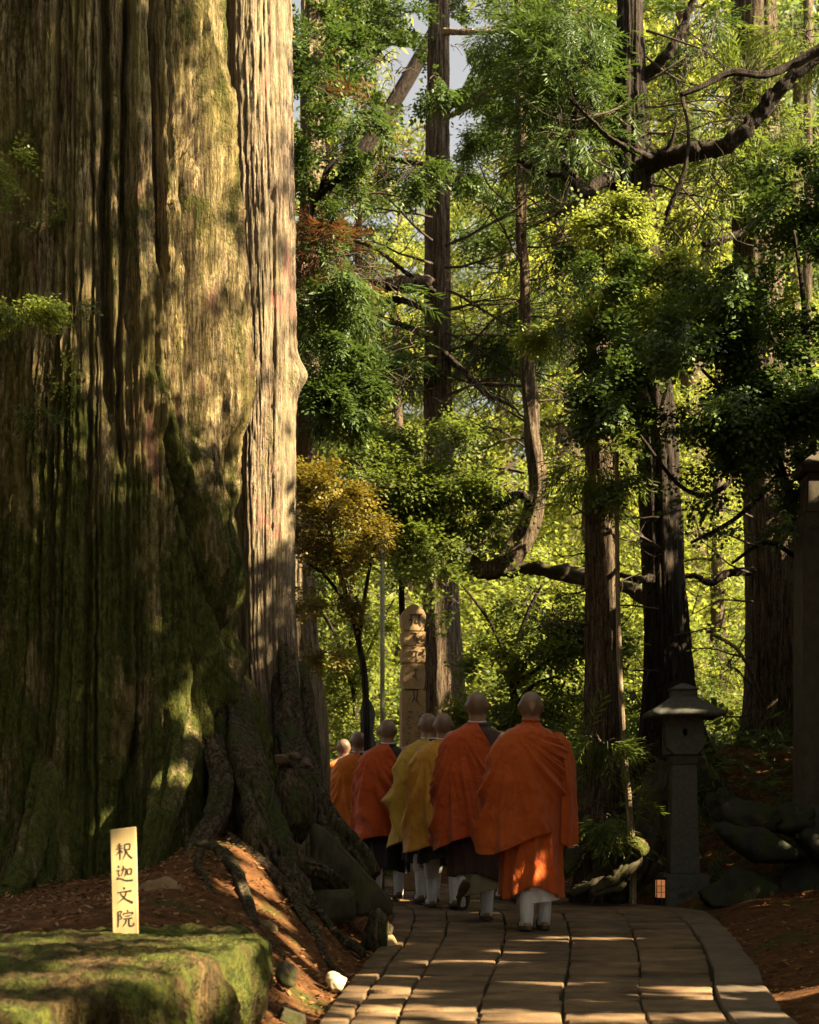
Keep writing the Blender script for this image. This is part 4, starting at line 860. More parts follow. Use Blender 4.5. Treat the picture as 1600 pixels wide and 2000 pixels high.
root(GIANT, [(370, 1400, 9.95), (342, 1500, 9.45), (312, 1600, 9.1), (298, 1700, 8.85), (290, 1770, 8.7)], .10, .05, 4, M_giant)
root(GIANT, [(420, 1440, 9.9), (436, 1560, 9.3), (404, 1640, 8.9), (380, 1720, 8.55)], .085, .05, 5)
root(GIANT, [(560, 1690, 9), (610, 1700, 9.2), (660, 1735, 9.4), (700, 1770, 9.4)], .06, .03, 6)
def slope_root(xy, r0, r1, seed):
    xy = smooth_path([(a, b, 0) for a, b in xy], 40); z = ground_h(xy[:, 0], xy[:, 1]); q_ = np.random.default_rng(seed); xy[:, :2] += q_.normal(0, 1, (40, 2)).cumsum(0) * .004
    pts = np.column_stack([xy[:, 0], xy[:, 1], z + r0 * .25 + .02 * np.sin(np.linspace(0, 9, 40) + seed)]); v, f = tube(pts, np.linspace(r0, r1, 40), 18, .75, seed); solid('root', v, f, M_rootb, GIANT)
slope_root([(-1.35, 9.0), (-1.05, 8.4), (-.85, 7.7), (-.62, 7.1)], .05, .02, 41)
slope_root([(-1.15, 9.1), (-.8, 8.7), (-.55, 8.2), (-.40, 7.7)], .045, .018, 42)
slope_root([(-1.25, 8.6), (-1.15, 8.0), (-.9, 7.4), (-.85, 6.9)], .03, .012, 43)
slope_root([(-.75, 9.2), (-.5, 8.9), (-.32, 8.6)], .05, .02, 44)
root(GIANT, [(100, 1450, 9.7), (82, 1600, 9.25), (60, 1700, 8.9), (20, 1780, 8.6)], .11, .05, 7, M_giant)
for i, pp in enumerate([[(1160, 1600, 13), (1140, 1660, 12.9), (1110, 1700, 12.8), (1080, 1735, 12.7)], [(1190, 1600, 13), (1200, 1660, 12.8), (1170, 1710, 12.7), (1120, 1745, 12.6)], [(1200, 1610, 13), (1225, 1680, 12.7), (1200, 1730, 12.6), (1150, 1752, 12.5)], [(1150, 1590, 13.1), (1110, 1640, 13.3), (1070, 1690, 13.4)]]):
    root(TC, pp, .10, .03, 20 + i, M_dmoss)
for i, pp in enumerate([[(1290, 1500, 14.6), (1270, 1600, 14.0), (1250, 1680, 13.5), (1215, 1730, 13.1), (1180, 1758, 12.8)], [(1300, 1520, 14.5), (1290, 1640, 13.9), (1270, 1720, 13.4), (1240, 1765, 13)], [(1350, 1480, 14.7), (1390, 1540, 14.3), (1420, 1600, 13.9), (1440, 1660, 13.5)]]):
    root(TA, pp, .15, .05, 30 + i, M_dmoss)

# mossy ledge in the lower left corner
foot = smooth_path([(-.57, 5.95), (-.66, 5.3), (-.75, 4.82), (-.88, 4.56), (-1.06, 4.48), (-1.18, 4.2), (-1.4, 3.9), (-2.4, 3.6), (-3.0, 4.8), (-2.2, 5.9), (-1.3, 6.25), (-.75, 6.3), (-.57, 5.95)], 321)[:-1]
ctr = foot.mean(0); rows = []
prof = [(-.30, 1.02), (-.12, 1.03), (-.02, 1.03), (.08, 1.025), (.17, 1.015), (.27, 1.012), (.325, 1.005), (.347, .988), (.356, .965), (.359, .92), (.36, .85), (.362, .75), (.362, .6), (.364, .4), (.364, .2), (.364, .02)]
pz = np.interp(np.linspace(0, len(prof) - 1, 90), range(len(prof)), [p[0] for p in prof]); pk = np.interp(np.linspace(0, len(prof) - 1, 90), range(len(prof)), [p[1] for p in prof])
arc = np.arange(320) / 320
for z_, k_ in zip(pz, pk):
    xy = ctr + (foot - ctr) * k_
    side = sstep(.36, .2, z_)
    drip = (vn(arc * 70, arc * 0 + z_ * 1.3, 31, 70) - .62) * .17 + (vn(arc * 150, arc * 0 + z_ * 4, 32, 150) - .5) * .06 - .10 * sstep(.22, -.1, z_)
    nrm = (xy - ctr) / np.linalg.norm(xy - ctr, axis=1)[:, None]
    lump = (fbm(xy[:, 0] * 3 + 30, xy[:, 1] * 3 + 30, 33) - .5)
    fine_ = (fbm(xy[:, 0] * 22 + 30 + z_ * 9, xy[:, 1] * 22 + 30 + z_ * 22, 34, 3) - .45)
    xy2 = xy + nrm * (drip * side + fine_ * .05 * side)[:, None]
    rows.append(np.column_stack([xy2, z_ + (lump * .08 + fine_ * .045) * sstep(.1, .34, z_) - .06 * sstep(5.3, 4.2, xy[:, 1])]))
led = mobj('moss_ledge', np.concatenate(rows), grid_faces(320, 90), M_mossy)
tag(led, 'long ledge thickly covered in green moss in the lower left corner', 'ledge')

# brush strokes -> thin raised marks
def strokes(lines, ox, oz, w, h, y, t=.0015):
    """lines: polylines of (u,v,width) in a unit box, u right, v down. Returns a flat ribbon mesh facing -Y"""
    mb = MB()
    for ln in lines:
        a = np.array(ln, dtype=float)
        if len(a) > 2: a = smooth_path(a, 14)
        else: a = np.stack([np.linspace(a[0], a[1], 6)[:, i] for i in range(3)], -1)
        p = np.column_stack([ox + (a[:, 0] - .5) * w, oz - (a[:, 1] - .5) * h]); d = np.gradient(p, axis=0); d /= np.linalg.norm(d, axis=1)[:, None] + 1e-9
        nr = np.column_stack([-d[:, 1], d[:, 0]]); ww = a[:, 2:3] * w * .5
        A = p + nr * ww; B_ = p - nr * ww; n = len(p)
        v = np.vstack([np.column_stack([A[:, 0], np.full(n, y), A[:, 1]]), np.column_stack([B_[:, 0], np.full(n, y), B_[:, 1]])])
        i = np.arange(n - 1); mb.add(v, np.stack([i, n + i, n + i + 1, i + 1], -1))
    return mb.get()
SH = [[(.30, .02, .07), (.16, .12, .05)], [(.12, .16, .05), (.20, .26, .07)], [(.40, .12, .06), (.32, .24, .05)], [(.04, .36, .06), (.46, .30, .05)], [(.27, .04, .07), (.28, .60, .09), (.27, .97, .06)], [(.26, .38, .06), (.16, .58, .06), (.02, .72, .03)], [(.30, .40, .05), (.44, .56, .08)],
      [(.56, .10, .08), (.56, .44, .07)], [(.55, .10, .07), (.86, .07, .08), (.84, .40, .07)], [(.56, .40, .06), (.84, .38, .06)], [(.62, .42, .08), (.58, .68, .08), (.42, .95, .03)], [(.66, .46, .05), (.78, .72, .08), (.99, .90, .11)]]
KA = [[(.14, .05, .08), (.22, .16, .10)], [(.04, .36, .06), (.20, .32, .07), (.14, .52, .06), (.22, .62, .06), (.06, .80, .06)], [(.04, .84, .08), (.26, .80, .07), (.60, .92, .09), (1.0, .90, .11)],
      [(.32, .30, .06), (.60, .24, .07), (.58, .52, .08), (.52, .66, .05)], [(.46, .06, .08), (.44, .34, .07), (.30, .66, .03)], [(.68, .28, .08), (.70, .60, .07)], [(.68, .28, .06), (.92, .25, .08), (.90, .58, .07)], [(.70, .56, .06), (.90, .54, .06)]]
BUN = [[(.44, .02, .08), (.52, .14, .12)], [(.08, .34, .07), (.50, .28, .07), (.90, .24, .11)], [(.60, .30, .08), (.46, .62, .09), (.04, .96, .03)], [(.24, .38, .06), (.52, .70, .09), (.98, .94, .15)]]
IN = [[(.08, .10, .09), (.09, .50, .09), (.06, .98, .07)], [(.08, .10, .07), (.30, .08, .07), (.20, .30, .06), (.30, .46, .07), (.16, .54, .06)], [(.62, .00, .08), (.68, .10, .09)], [(.42, .18, .08), (.40, .30, .07)], [(.42, .20, .06), (.94, .16, .08), (.86, .30, .05)],
      [(.50, .36, .06), (.80, .33, .07)], [(.38, .52, .06), (.92, .47, .08)], [(.56, .54, .08), (.50, .76, .08), (.32, .97, .03)], [(.72, .52, .08), (.71, .86, .09), (.82, .94, .09), (.98, .90, .08), (.98, .74, .05)]]
M_ink = simple_mat('black_ink', (0.012, 0.009, 0.010), (0.03, 0.02, 0.02), 20, .7, 0)
def wood_mat(name, c1, c2):
    m, nt, N, L, B = new_mat(name)
    w = n_noise(N, L, n_map(N, L, (40, 40, 2.2)), 1.0, 5, .6); col = n_ramp(N, L, w, [(.3, c1), (.7, c2)])
    L.new(col, B.inputs['Base Color']); B.inputs['Roughness'].default_value = .6; n_bump(N, L, B, w, .15, .003); return m
M_wood = wood_mat('pale_sign_wood', (0.33, 0.235, 0.10), (0.44, 0.325, 0.15))
sp = P(246, 1832, 6.0)
t = thing('sign_post', 'pale wooden stake sign with four black brush written characters', 'sign', (sp[0], sp[1], sp[2]))
t.rotation_euler = (R_(1), R_(-1.2), R_(4))
bm = box_bm(.106, .03, .52, .003, 1, 1.0, -.06)
for v_ in bm.verts:
    if v_.co.z > .4: v_.co.z += v_.co.x * .10
bm_obj('board', bm, M_wood, t)
for ch, zc in ((SH, .363), (KA, .272), (BUN, .180), (IN, .083)):
    v, f = strokes(ch, .002, zc, .070, .072, -.0163); mobj('character', v, f, M_ink, t, smooth=False, world=False)

# carved five-part stone pillar
mp = P(806, 1600, 15.0); g = float(ground_h(mp[0], mp[1]))
t = thing('stone_pillar', 'tall ochre stone pillar with black carved characters behind the monks', 'monument', (mp[0], mp[1], g), rotz=R_(7))
top = EYE + (HOR - 1185) / F * 15.0 - g
u = 15.0 / F; HW = .126
def loft_sq(name, secs, mat, parent, bevel=.012, dy=1.0, deep=None):
    """square sections (z, half width) stacked into one part"""
    bm = bmesh.new(); prev = None
    for z_, w_ in secs:
        vs = [bm.verts.new((sx * w_, sy * (w_ * dy if deep is None else deep), z_)) for sx, sy in ((-1, -1), (1, -1), (1, 1), (-1, 1))]
        if prev:
            for i in range(4): bm.faces.new([prev[i], prev[(i + 1) % 4], vs[(i + 1) % 4], vs[i]])
        else: bm.faces.new(vs[::-1])
        prev = vs
    bm.faces.new(prev); bmesh.ops.recalc_face_normals(bm, faces=bm.faces[:])
    bmesh.ops.bevel(bm, geom=bm.edges[:], offset=bevel, segments=2, affect='EDGES')
    return bm_obj(name, bm, mat, parent)
def zz(py): return top - (py - 1185) * u
loft_sq('shaft', [(-.2, HW * 1.02), (zz(1350), HW * .98)], M_toba, t, .006, deep=HW)
loft_sq('sphere_stone', [(zz(1348), HW * .80), (zz(1340), HW * .88), (zz(1322), HW * .97), (zz(1305), HW * .92), (zz(1298), HW * .84)], M_toba, t, .006, deep=HW)
loft_sq('roof_stone', [(zz(1297), HW * .94), (zz(1280), HW * .97), (zz(1265), HW * .90)], M_toba, t, .006, deep=HW)
loft_sq('bowl_stone', [(zz(1264), HW * .84), (zz(1250), HW * .96), (zz(1236), HW * .98)], M_toba, t, .006, deep=HW)
loft_sq('jewel_stone', [(zz(1235), HW * .80), (zz(1222), HW * .93), (zz(1205), HW * 1.0), (zz(1194), HW * .78), (zz(1187), HW * .45), (zz(1183), HW * .12)], M_toba, t, .006, deep=HW)
SID = [[[(.15, .10, .06), (.55, .12, .08), (.95, .06, .10)], [(.26, .14, .08), (.24, .44, .09), (.30, .62, .08), (.22, .92, .05)], [(.10, .44, .06), (.20, .56, .10)], [(.78, .12, .10), (.76, .60, .11), (.90, .98, .05)], [(.58, .44, .05), (.50, .64, .08), (.64, .74, .08), (.76, .66, .05)]],
       [[(.10, .06, .06), (.56, .04, .10), (.50, .24, .07)], [(.22, .40, .07), (.44, .34, .10), (.40, .56, .08), (.52, .72, .08)], [(.50, .30, .06), (.68, .44, .10), (.66, .70, .08), (.80, .98, .04)]],
       [[(.20, .14, .06), (.50, .08, .11), (.80, .16, .10)], [(.62, .18, .09), (.60, .60, .09), (.64, .98, .04)], [(.20, .56, .05), (.36, .62, .09), (.58, .50, .05)]],
       [[(.30, .08, .06), (.62, .06, .11), (.80, .14, .07)], [(.56, .12, .08), (.56, .54, .09), (.62, .98, .05)], [(.30, .40, .05), (.36, .66, .09), (.54, .66, .05)]],
       [[(.20, .10, .06), (.40, .06, .10), (.36, .34, .08), (.46, .50, .08), (.30, .72, .08), (.22, .90, .05)], [(.66, .04, .10), (.70, .30, .08), (.64, .60, .09), (.90, 1.0, .05)], [(.40, .56, .05), (.64, .80, .07)]]]
for ch, pyc, w_, h_ in zip(SID, (1214, 1250, 1283, 1320, 1363), (.16, .11, .11, .11, .12), (.14, .12, .11, .12, .17)):
    v, f = strokes(ch, .01, zz(pyc), w_, h_, -HW * 1.03 - .002); mobj('character', v, f, M_ink, t, smooth=False, world=False)
# small carved lines lower down
mk = []
r9 = np.random.default_rng(4)
for c_ in range(2):
    for k in range(9):
        for q in range(3): x0 = .12 + .6 * c_ + r9.uniform(-.08, .16); y0 = k / 9 + r9.uniform(0, .08); mk.append([(x0, y0, .03), (x0 + r9.uniform(-.05, .16), y0 + r9.uniform(-.03, .05), .03)])
v, f = strokes(mk, 0, zz(1425), .20, .38, -HW * 1.03 - .003); mobj('inscription', v, f, M_stone, t, smooth=False, world=False, kind='stuff')
# dark stone close left of it, metal pole, dark statue
x_ = P(770, 1500, 15.6); o = link('stone_marker', rock_mesh(.10, .09, .50, 51, M_stone, 'stone_marker', facet=.8, rough=.1)); o.location = (x_[0], 15.6, ground_h(x_[0], 15.6) + .45 + .25)
tag(o, 'dark pointed stone standing tight left of the ochre pillar', 'stone')
x_ = P(747, 1500, 14.6); g = float(ground_h(x_[0], x_[1]))
t = thing('metal_pole', 'thin grey green metal pole left of the ochre stone pillar', 'pole', (x_[0], x_[1], g))
M_pole = simple_mat('pole_paint', (0.16, 0.155, 0.08), (0.22, 0.21, 0.12), 12, .55, .05)
hp = EYE + (HOR - 1012) / F * 14.6 - g
v, f = tube([(0, 0, -.2), (0, 0, hp * .5), (0, 0, hp)], .024, 16); solid('shaft', v, f, M_pole, t, world=False)
v, f = tube([(0, 0, hp - .14), (0, 0, hp - .07), (0, 0, hp + .02)], .028, 16); solid('cap', v, f, M_stone, t, world=False)
v, f = tube([(0, 0, hp - .42), (0, 0, hp - .40), (0, 0, hp - .37)], .029, 16); solid('clamp', v, f, M_stone, t, world=False)
x_ = P(714, 1440, 17.8); g = float(ground_h(x_[0], x_[1]))
t = thing('stone_figure', 'small dark hooded stone figure behind the farthest monks', 'statue', (x_[0], x_[1], g))
hf = EYE + (HOR - 1362) / F * 17.8 - g
secs = np.array([(-.1, .20), (.25 * hf, .20), (.3 * hf, .17), (.55 * hf, .17), (.72 * hf, .14), (.80 * hf, .08), (.84 * hf, .085), (.92 * hf, .10), (.98 * hf, .06), (hf, .01)])
z_ = np.linspace(secs[0, 0], secs[-1, 0], 40); rr_ = np.interp(z_, secs[:, 0], secs[:, 1])
v, f = tube(np.column_stack([z_ * 0, z_ * 0, z_]), rr_, 40, .7, 8); solid('figure', v, f, M_stone, t, world=False)

# ------------------------------------------------------------------ stone lantern
lp = P(1334, 1766, 12.8); g = 0.0
t = thing('stone_lantern', 'grey stone lantern with wide hipped roof at the right of the path', 'lantern', (lp[0], lp[1], g), rotz=R_(-2))
k = 12.8 / F
def lz(py): return EYE + (HOR - py) * k
def lw(px): return px * k / 2
loft_sq('base', [(-.1, lw(92)), (lz(1706), lw(90))], M_lstone, t, .012)
loft_sq('post', [(lz(1706), lw(57)), (lz(1600), lw(52)), (lz(1493), lw(46))], M_lstone, t, .008)
loft_sq('platform', [(lz(1493), lw(48)), (lz(1478), lw(60)), (lz(1474), lw(72))], M_lstone, t, .006)
# fire box with a square opening: four walls round a void on the left face and a heart shaped hole in front
W2 = lw(71); fb0, fb1 = lz(1474), lz(1398)
bm = bmesh.new()
def addbox(bm, x0, x1, y0, y1, z0, z1):
    r_ = bmesh.ops.create_cube(bm, size=1)
    for v_ in r_['verts']: v_.co = Vector(((x0 + x1) / 2 + v_.co.x * (x1 - x0), (y0 + y1) / 2 + v_.co.y * (y1 - y0), (z0 + z1) / 2 + v_.co.z * (z1 - z0)))
# front wall with an arched hole
n_ = 16; hole = [(.025 * math.cos(a) * (1 if math.sin(a) > 0 else .8) + .0, .033 * math.sin(a)) for a in np.linspace(0, 2 * math.pi, n_, endpoint=False)]
hc = (lw(-2), (fb0 + fb1) / 2 + .02)
outer = []
for (hx, hz) in hole:
    s_ = min(W2 / max(abs(hx), 1e-6), ((fb1 - fb0) / 2) / max(abs(hz), 1e-6)); outer.append((hx * s_, (fb0 + fb1) / 2 + hz * s_))
for y0_, flip in ((-W2, False), (-W2 + .05, True)):
    pass
rings = [[(x_, -W2, z_) for x_, z_ in outer], [(hc[0] + x_, -W2, hc[1] + z_) for x_, z_ in hole], [(hc[0] + x_, -W2 + .07, hc[1] + z_) for x_, z_ in hole], [(x_, -W2 + .07, z_) for x_, z_ in outer]]
vr = [[bm.verts.new(p) for p in rg] for rg in rings]
for a_ in range(4):
    b_ = (a_ + 1) % 4
    for i in range(n_): bm.faces.new([vr[a_][i], vr[a_][(i + 1) % n_], vr[b_][(i + 1) % n_], vr[b_][i]])
# corners that the ring fan leaves out
for sx in (-1, 1):
    for s0, s1 in ((fb0, fb0 + .02), (fb1 - .02, fb1)):
        addbox(bm, min(sx * W2, sx * (W2 - .03)), max(sx * W2, sx * (W2 - .03)), -W2 + .002, -W2 + .068, s0, s1)
addbox(bm, -W2, W2, W2 - .05, W2, fb0, fb1); addbox(bm, W2 - .05, W2 - .002, -W2 + .07, W2 - .05, fb0, fb1)
zl0, zl1 = lz(1462), lz(1418)
addbox(bm, -W2, -W2 + .05, -W2 + .07, W2 - .05, fb0, zl0); addbox(bm, -W2, -W2 + .05, -W2 + .07, W2 - .05, zl1, fb1)
addbox(bm, -W2, -W2 + .05, -W2 + .07, -W2 + .11, zl0, zl1); addbox(bm, -W2, -W2 + .05, W2 - .09, W2 - .05, zl0, zl1)
addbox(bm, -W2 + .05, W2 - .05, -W2 + .07, W2 - .05, fb0, fb0 + .02); addbox(bm, -W2 + .05, W2 - .05, -W2 + .07, W2 - .05, fb1 - .02, fb1)
bmesh.ops.recalc_face_normals(bm, faces=bm.faces[:])
bm_obj('fire_box', bm, M_lstone, t)
M_grille = simple_mat('red_brown_grille', (0.13, 0.045, 0.025), (0.2, 0.075, 0.04), 20, .7, .1)
bm = bmesh.new()
for q in np.linspace(-W2 + .11, W2 - .10, 4): addbox(bm, -W2 + .012, -W2 + .027, q - .006, q + .006, zl0, zl1)
for q in np.linspace(zl0 + .02, zl1 - .02, 3): addbox(bm, -W2 + .010, -W2 + .029, -W2 + .108, W2 - .092, q - .006, q + .006)
bm_obj('window_grille', bm, M_grille, t, kind='stuff')
# roof: curved hipped slab
def roof(name, secs, n, mat, up):
    vs = []; m = 9
    for z_, w_ in secs:
        ring = []
        for c_, (ax_, ay_, bx_, by_) in enumerate(((-1, -1, 1, -1), (1, -1, 1, 1), (1, 1, -1, 1), (-1, 1, -1, -1))):
            for q in range(m - 1):
                s_ = q / (m - 1); e_ = abs(2 * s_ - 1)
                ring.append(((ax_ + (bx_ - ax_) * s_) * w_, (ay_ + (by_ - ay_) * s_) * w_, z_ + up * e_ ** 3 * (w_ / secs[1][1]) ** 3))
        vs.append(ring)
    V = np.array(vs).reshape(-1, 3); nn = 4 * (m - 1); f = grid_faces(nn, len(secs)); c0 = len(V)
    V = np.vstack([V, [0, 0, secs[0][0]], [0, 0, secs[-1][0]]]); j = np.arange(nn); j2 = (j + 1) % nn; b0 = (len(secs) - 1) * nn
    f = np.vstack([f, np.stack([np.full(nn, c0), j2, j, j], -1), np.stack([np.full(nn, c0 + 1), b0 + j, b0 + j2, b0 + j2], -1)])
    return mobj(name, V, fix_tris(V, f), mat, t, smooth=False, world=False)
roof('roof', [(lz(1402), lw(80)), (lz(1401), lw(140)), (lz(1391), lw(142)), (lz(1384), lw(116)), (lz(1375), lw(86)), (lz(1366), lw(58)), (lz(1361), lw(46))], 9, M_lstone, -.012)
loft_sq('finial', [(lz(1362), lw(46)), (lz(1349), lw(46)), (lz(1348), lw(56)), (lz(1345), lw(50)), (lz(1338), lw(22)), (lz(1334), lw(5))], M_lstone, t, .004)
mk = [[(.5 + r9.uniform(-.2, .2), k_ / 14, .10), (.5 + r9.uniform(-.3, .3), k_ / 14 + .04, .10)] for k_ in range(14) for _ in range(2)]
v, f = strokes(mk, 0, (lz(1500) + lz(1690)) / 2, .07, .8, 0)
v = np.column_stack([np.full(len(v), -lw(58) - .003) + (v[:, 2] - lz(1700)) * .02, v[:, 0], v[:, 2]]); mobj('inscription', v, f, M_stone, t, smooth=False, world=False, kind='stuff')
# added glowing box: stands in for a sunlit patch on the base's left face
M_glow, nt_, N_, L_, B_ = new_mat('sun_patch_glow')
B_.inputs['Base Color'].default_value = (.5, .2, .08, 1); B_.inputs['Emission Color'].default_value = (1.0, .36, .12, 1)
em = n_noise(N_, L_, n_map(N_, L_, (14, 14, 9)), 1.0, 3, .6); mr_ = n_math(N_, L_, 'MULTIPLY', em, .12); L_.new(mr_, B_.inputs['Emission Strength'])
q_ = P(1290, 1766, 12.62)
t2 = thing('sun_patch_box', 'added orange glowing box standing in for a sun patch on the lantern base', 'lamp', (q_[0], q_[1], 0.0))
bm_obj('sun_patch_stand', box_bm(.085, .085, .10, .006, 1, 1, -.03), M_dbark, t2)
bm_obj('sun_patch_panel', box_bm(.074, .074, .155, .004, 1, 1, .0715), M_glow, t2)
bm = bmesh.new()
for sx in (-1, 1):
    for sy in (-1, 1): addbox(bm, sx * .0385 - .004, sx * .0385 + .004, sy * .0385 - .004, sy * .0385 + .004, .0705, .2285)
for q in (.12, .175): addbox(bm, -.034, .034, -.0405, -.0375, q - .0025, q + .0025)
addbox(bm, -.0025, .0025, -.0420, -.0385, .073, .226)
bm_obj('sun_patch_frame', bm, M_dbark, t2, kind='stuff')
bm_obj('sun_patch_lid', box_bm(.09, .09, .02, .004, 1, 1, .229), M_dbark, t2)

# ------------------------------------------------------------------ stone wall and column at the right edge
wx = P(1500, 1700, 12.0)
t = thing('stone_wall', 'dark dry stone wall of rough mossy boulders at the lower right', 'wall', (3.1, 12.3, .1))
M_wallst = simple_mat('wall_stone', (0.016, 0.015, 0.013), (0.05, 0.046, 0.038), 7, .95, .7, moss=(0.028, 0.034, 0.010), moss_lo=.52, spec=.1)
rows_ = [(-.02, .42), (.38, .34), (.66, .26)]; kk = 0
for ri, (z0_, hh) in enumerate(rows_):
    x0 = 2.50 + .08 * ri + r9.uniform(0, .1)
    while x0 < 4.7:
        w_ = r9.uniform(.38, .70)
        o = link('stone', rock_mesh(w_ * .62, .30, hh * .66, 60 + kk, M_wallst, 'stone', sub=4, facet=.55, rough=.4, deep=.16), t)
        o.location = (x0 + w_ / 2 - 3.1, 0.07 * ri + r9.uniform(-.05, .05), z0_ + hh / 2 - .1); o.rotation_euler = (r9.uniform(-.2, .2), r9.uniform(-.15, .15), r9.uniform(-.3, .3)); x0 += w_ * .94; kk += 1
q_ = P(1600, 1570, 12.5)
t = thing('stone_column', 'tall brown square stone column with a stepped top cut by the right edge', 'monument', (q_[0] + .02, q_[1], q_[2]), rotz=R_(-3))
k = 12.5 / F
loft_sq('shaft', [(-.25, 46 * k), ((1570 - 1010) * k, 44 * k)], M_pillar, t, .01)
loft_sq('upper_stone', [((1570 - 1009) * k, 40 * k), ((1570 - 985) * k, 36 * k), ((1570 - 930) * k, 34 * k)], M_pillar, t, .012)
loft_sq('cap', [((1570 - 929) * k, 44 * k), ((1570 - 915) * k, 50 * k), ((1570 - 890) * k, 20 * k), ((1570 - 880) * k, 4 * k)], M_pillar, t, .01)
loft_sq('plinth', [(-.30, 62 * k), (-.005, 60 * k)], M_stone, t, .012)
# flat dark stone far back
prism('stone_marker', 'low grey stone block in the light behind the slender stem', 'stone', [(1247, 1602), (1282, 1601), (1284, 1640), (1246, 1640)], 15.2, 15.5, M_stone, .01)

# ------------------------------------------------------------------ little leafy sprigs on the huge trunk
for i, (px, py, d, rx, rz, n, m, lab) in enumerate([(35, 592, 9.2, .34, .07, 330, L_lime, 'bright green leafy sprig reaching in from the left edge across the huge trunk'), (125, 588, 9.3, .22, .06, 130, L_mid, 'darker leafy sprig at the tip of the bright one on the huge trunk'),
        (14, 312, 9.4, .12, .12, 90, L_lime, 'small green sprig at the left edge high on the huge trunk'), (95, 410, 9.7, .11, .04, 26, L_mid, 'sparse sprig left of the deep grooves high on the huge trunk'), (125, 740, 9.6, .03, .09, 16, L_lime, 'hanging green sprig on the shaded flank of the huge trunk'),
        (90, 815, 9.55, .16, .05, 40, L_dark, 'dark sprig low on the shaded flank of the huge trunk'), (10, 430, 9.5, .05, .05, 14, L_mid, 'tiny green sprig at the left edge of the huge trunk')]):
    t = thing('leafy_sprig', lab, 'plant', P(px, py, d), 'leafy sprigs growing on the huge trunk')
    crown(t, [(px, py, d, rx * .6, rz * .55, rx * .35, int(n * .7), 4)], 'small', m, .55, 500 + i, False, False, thin=1.2, boughs=False)

# ------------------------------------------------------------------ leaf litter
M_litter = leaf_mat('dry_leaves', [(.15, (.05, .022, .009)), (.5, (.14, .06, .02)), (.85, (.32, .155, .06))], (.25, .10, .03), .15, scale=2)
def litter(n, box, seed, cond, size=(.018, .052)):
    r = np.random.default_rng(seed); x = r.uniform(box[0], box[1], n); y = r.uniform(box[2], box[3], n); m = cond(x, y); x, y = x[m], y[m]; n = len(x)
    z = ground_h(x, y) + r.uniform(.002, .02, n); a = r.uniform(0, 6.28, n); L = r.uniform(*size, n); w = L * r.uniform(.3, .55, n)
    d = np.stack([np.cos(a), np.sin(a), r.uniform(-.5, .5, n)], -1); p = np.stack([-np.sin(a), np.cos(a), r.uniform(-.6, .6, n)], -1); o = np.stack([x, y, z], -1)
    v = np.stack([o, o + d * (L * .5)[:, None] + p * (w * .5)[:, None], o + d * L[:, None], o + d * (L * .5)[:, None] - p * (w * .5)[:, None]], 1)
    return v.reshape(-1, 3)
offpath = lambda x, y: (x < xl(y) + .03) | (x > xr(y) - .02)
v = np.vstack([litter(11000, (-3.2, 0.2, 5.0, 11), 1, offpath), litter(4500, (1.5, 5.5, 5, 14), 2, offpath), litter(900, (-.4, 2.4, 5, 13), 3, lambda x, y: (np.abs(x - xl(y)) < .25) | (np.abs(x - xr(y)) < .3), (.02, .045)), litter(5000, (-2, 6, 12, 22), 4, offpath, (.05, .10))])
o = mobj('fallen_leaves', v, np.arange(len(v)).reshape(-1, 4), M_litter, None, smooth=False, kind='stuff'); tag(o, 'dry orange brown leaves strewn over the forest floor', 'leaves')
# green ground cover among the far trunks
r = np.random.default_rng(8); n = 2700; x = r.uniform(-9, 12, n); y = 13.5 + 22 * r.random(n) ** 1.2; m = offpath(x, y) & ((y > 16) | (r.random(n) < .35) | ((x > 2.7) & (y < 16.5))); x, y = x[m], y[m]
C = np.stack([x, y, ground_h(x, y) + r.uniform(.03, .25, len(x)) * np.clip((y - 10) / 12, .3, 1.4)], -1); D = r.normal(0, 1, C.shape) * np.array([1, 1, .2]) + np.array([0, 0, .3])
v, f = leaf_mesh('ground_cover', C, D, 'broad', L_mid, 2.0, 9, .5)
o = mobj('ground_cover', v, f, L_mid, None, smooth=False, kind='stuff'); tag(o, 'low green plants covering the floor among the far trunks', 'plants')

r = np.random.default_rng(18); n = 1500; x = r.uniform(2.5, 6.5, n); y = r.uniform(12.4, 17, n); m = x > xr(y) + .18; x, y = x[m], y[m]  # dark ferns added to deepen the shade on the right bank
C = np.stack([x, y, ground_h(x, y) + r.uniform(.02, .16, len(x))], -1); D = r.normal(0, 1, C.shape) * np.array([1, 1, .2]) + np.array([0, 0, .35])
v, f = leaf_mesh('undergrowth', C, D, 'needle', L_dark, .85, 19, .5)
o = mobj('undergrowth', v, f, L_dark, None, smooth=False, kind='stuff'); tag(o, 'dark ferns added to darken the shaded bank on the right', 'plants')

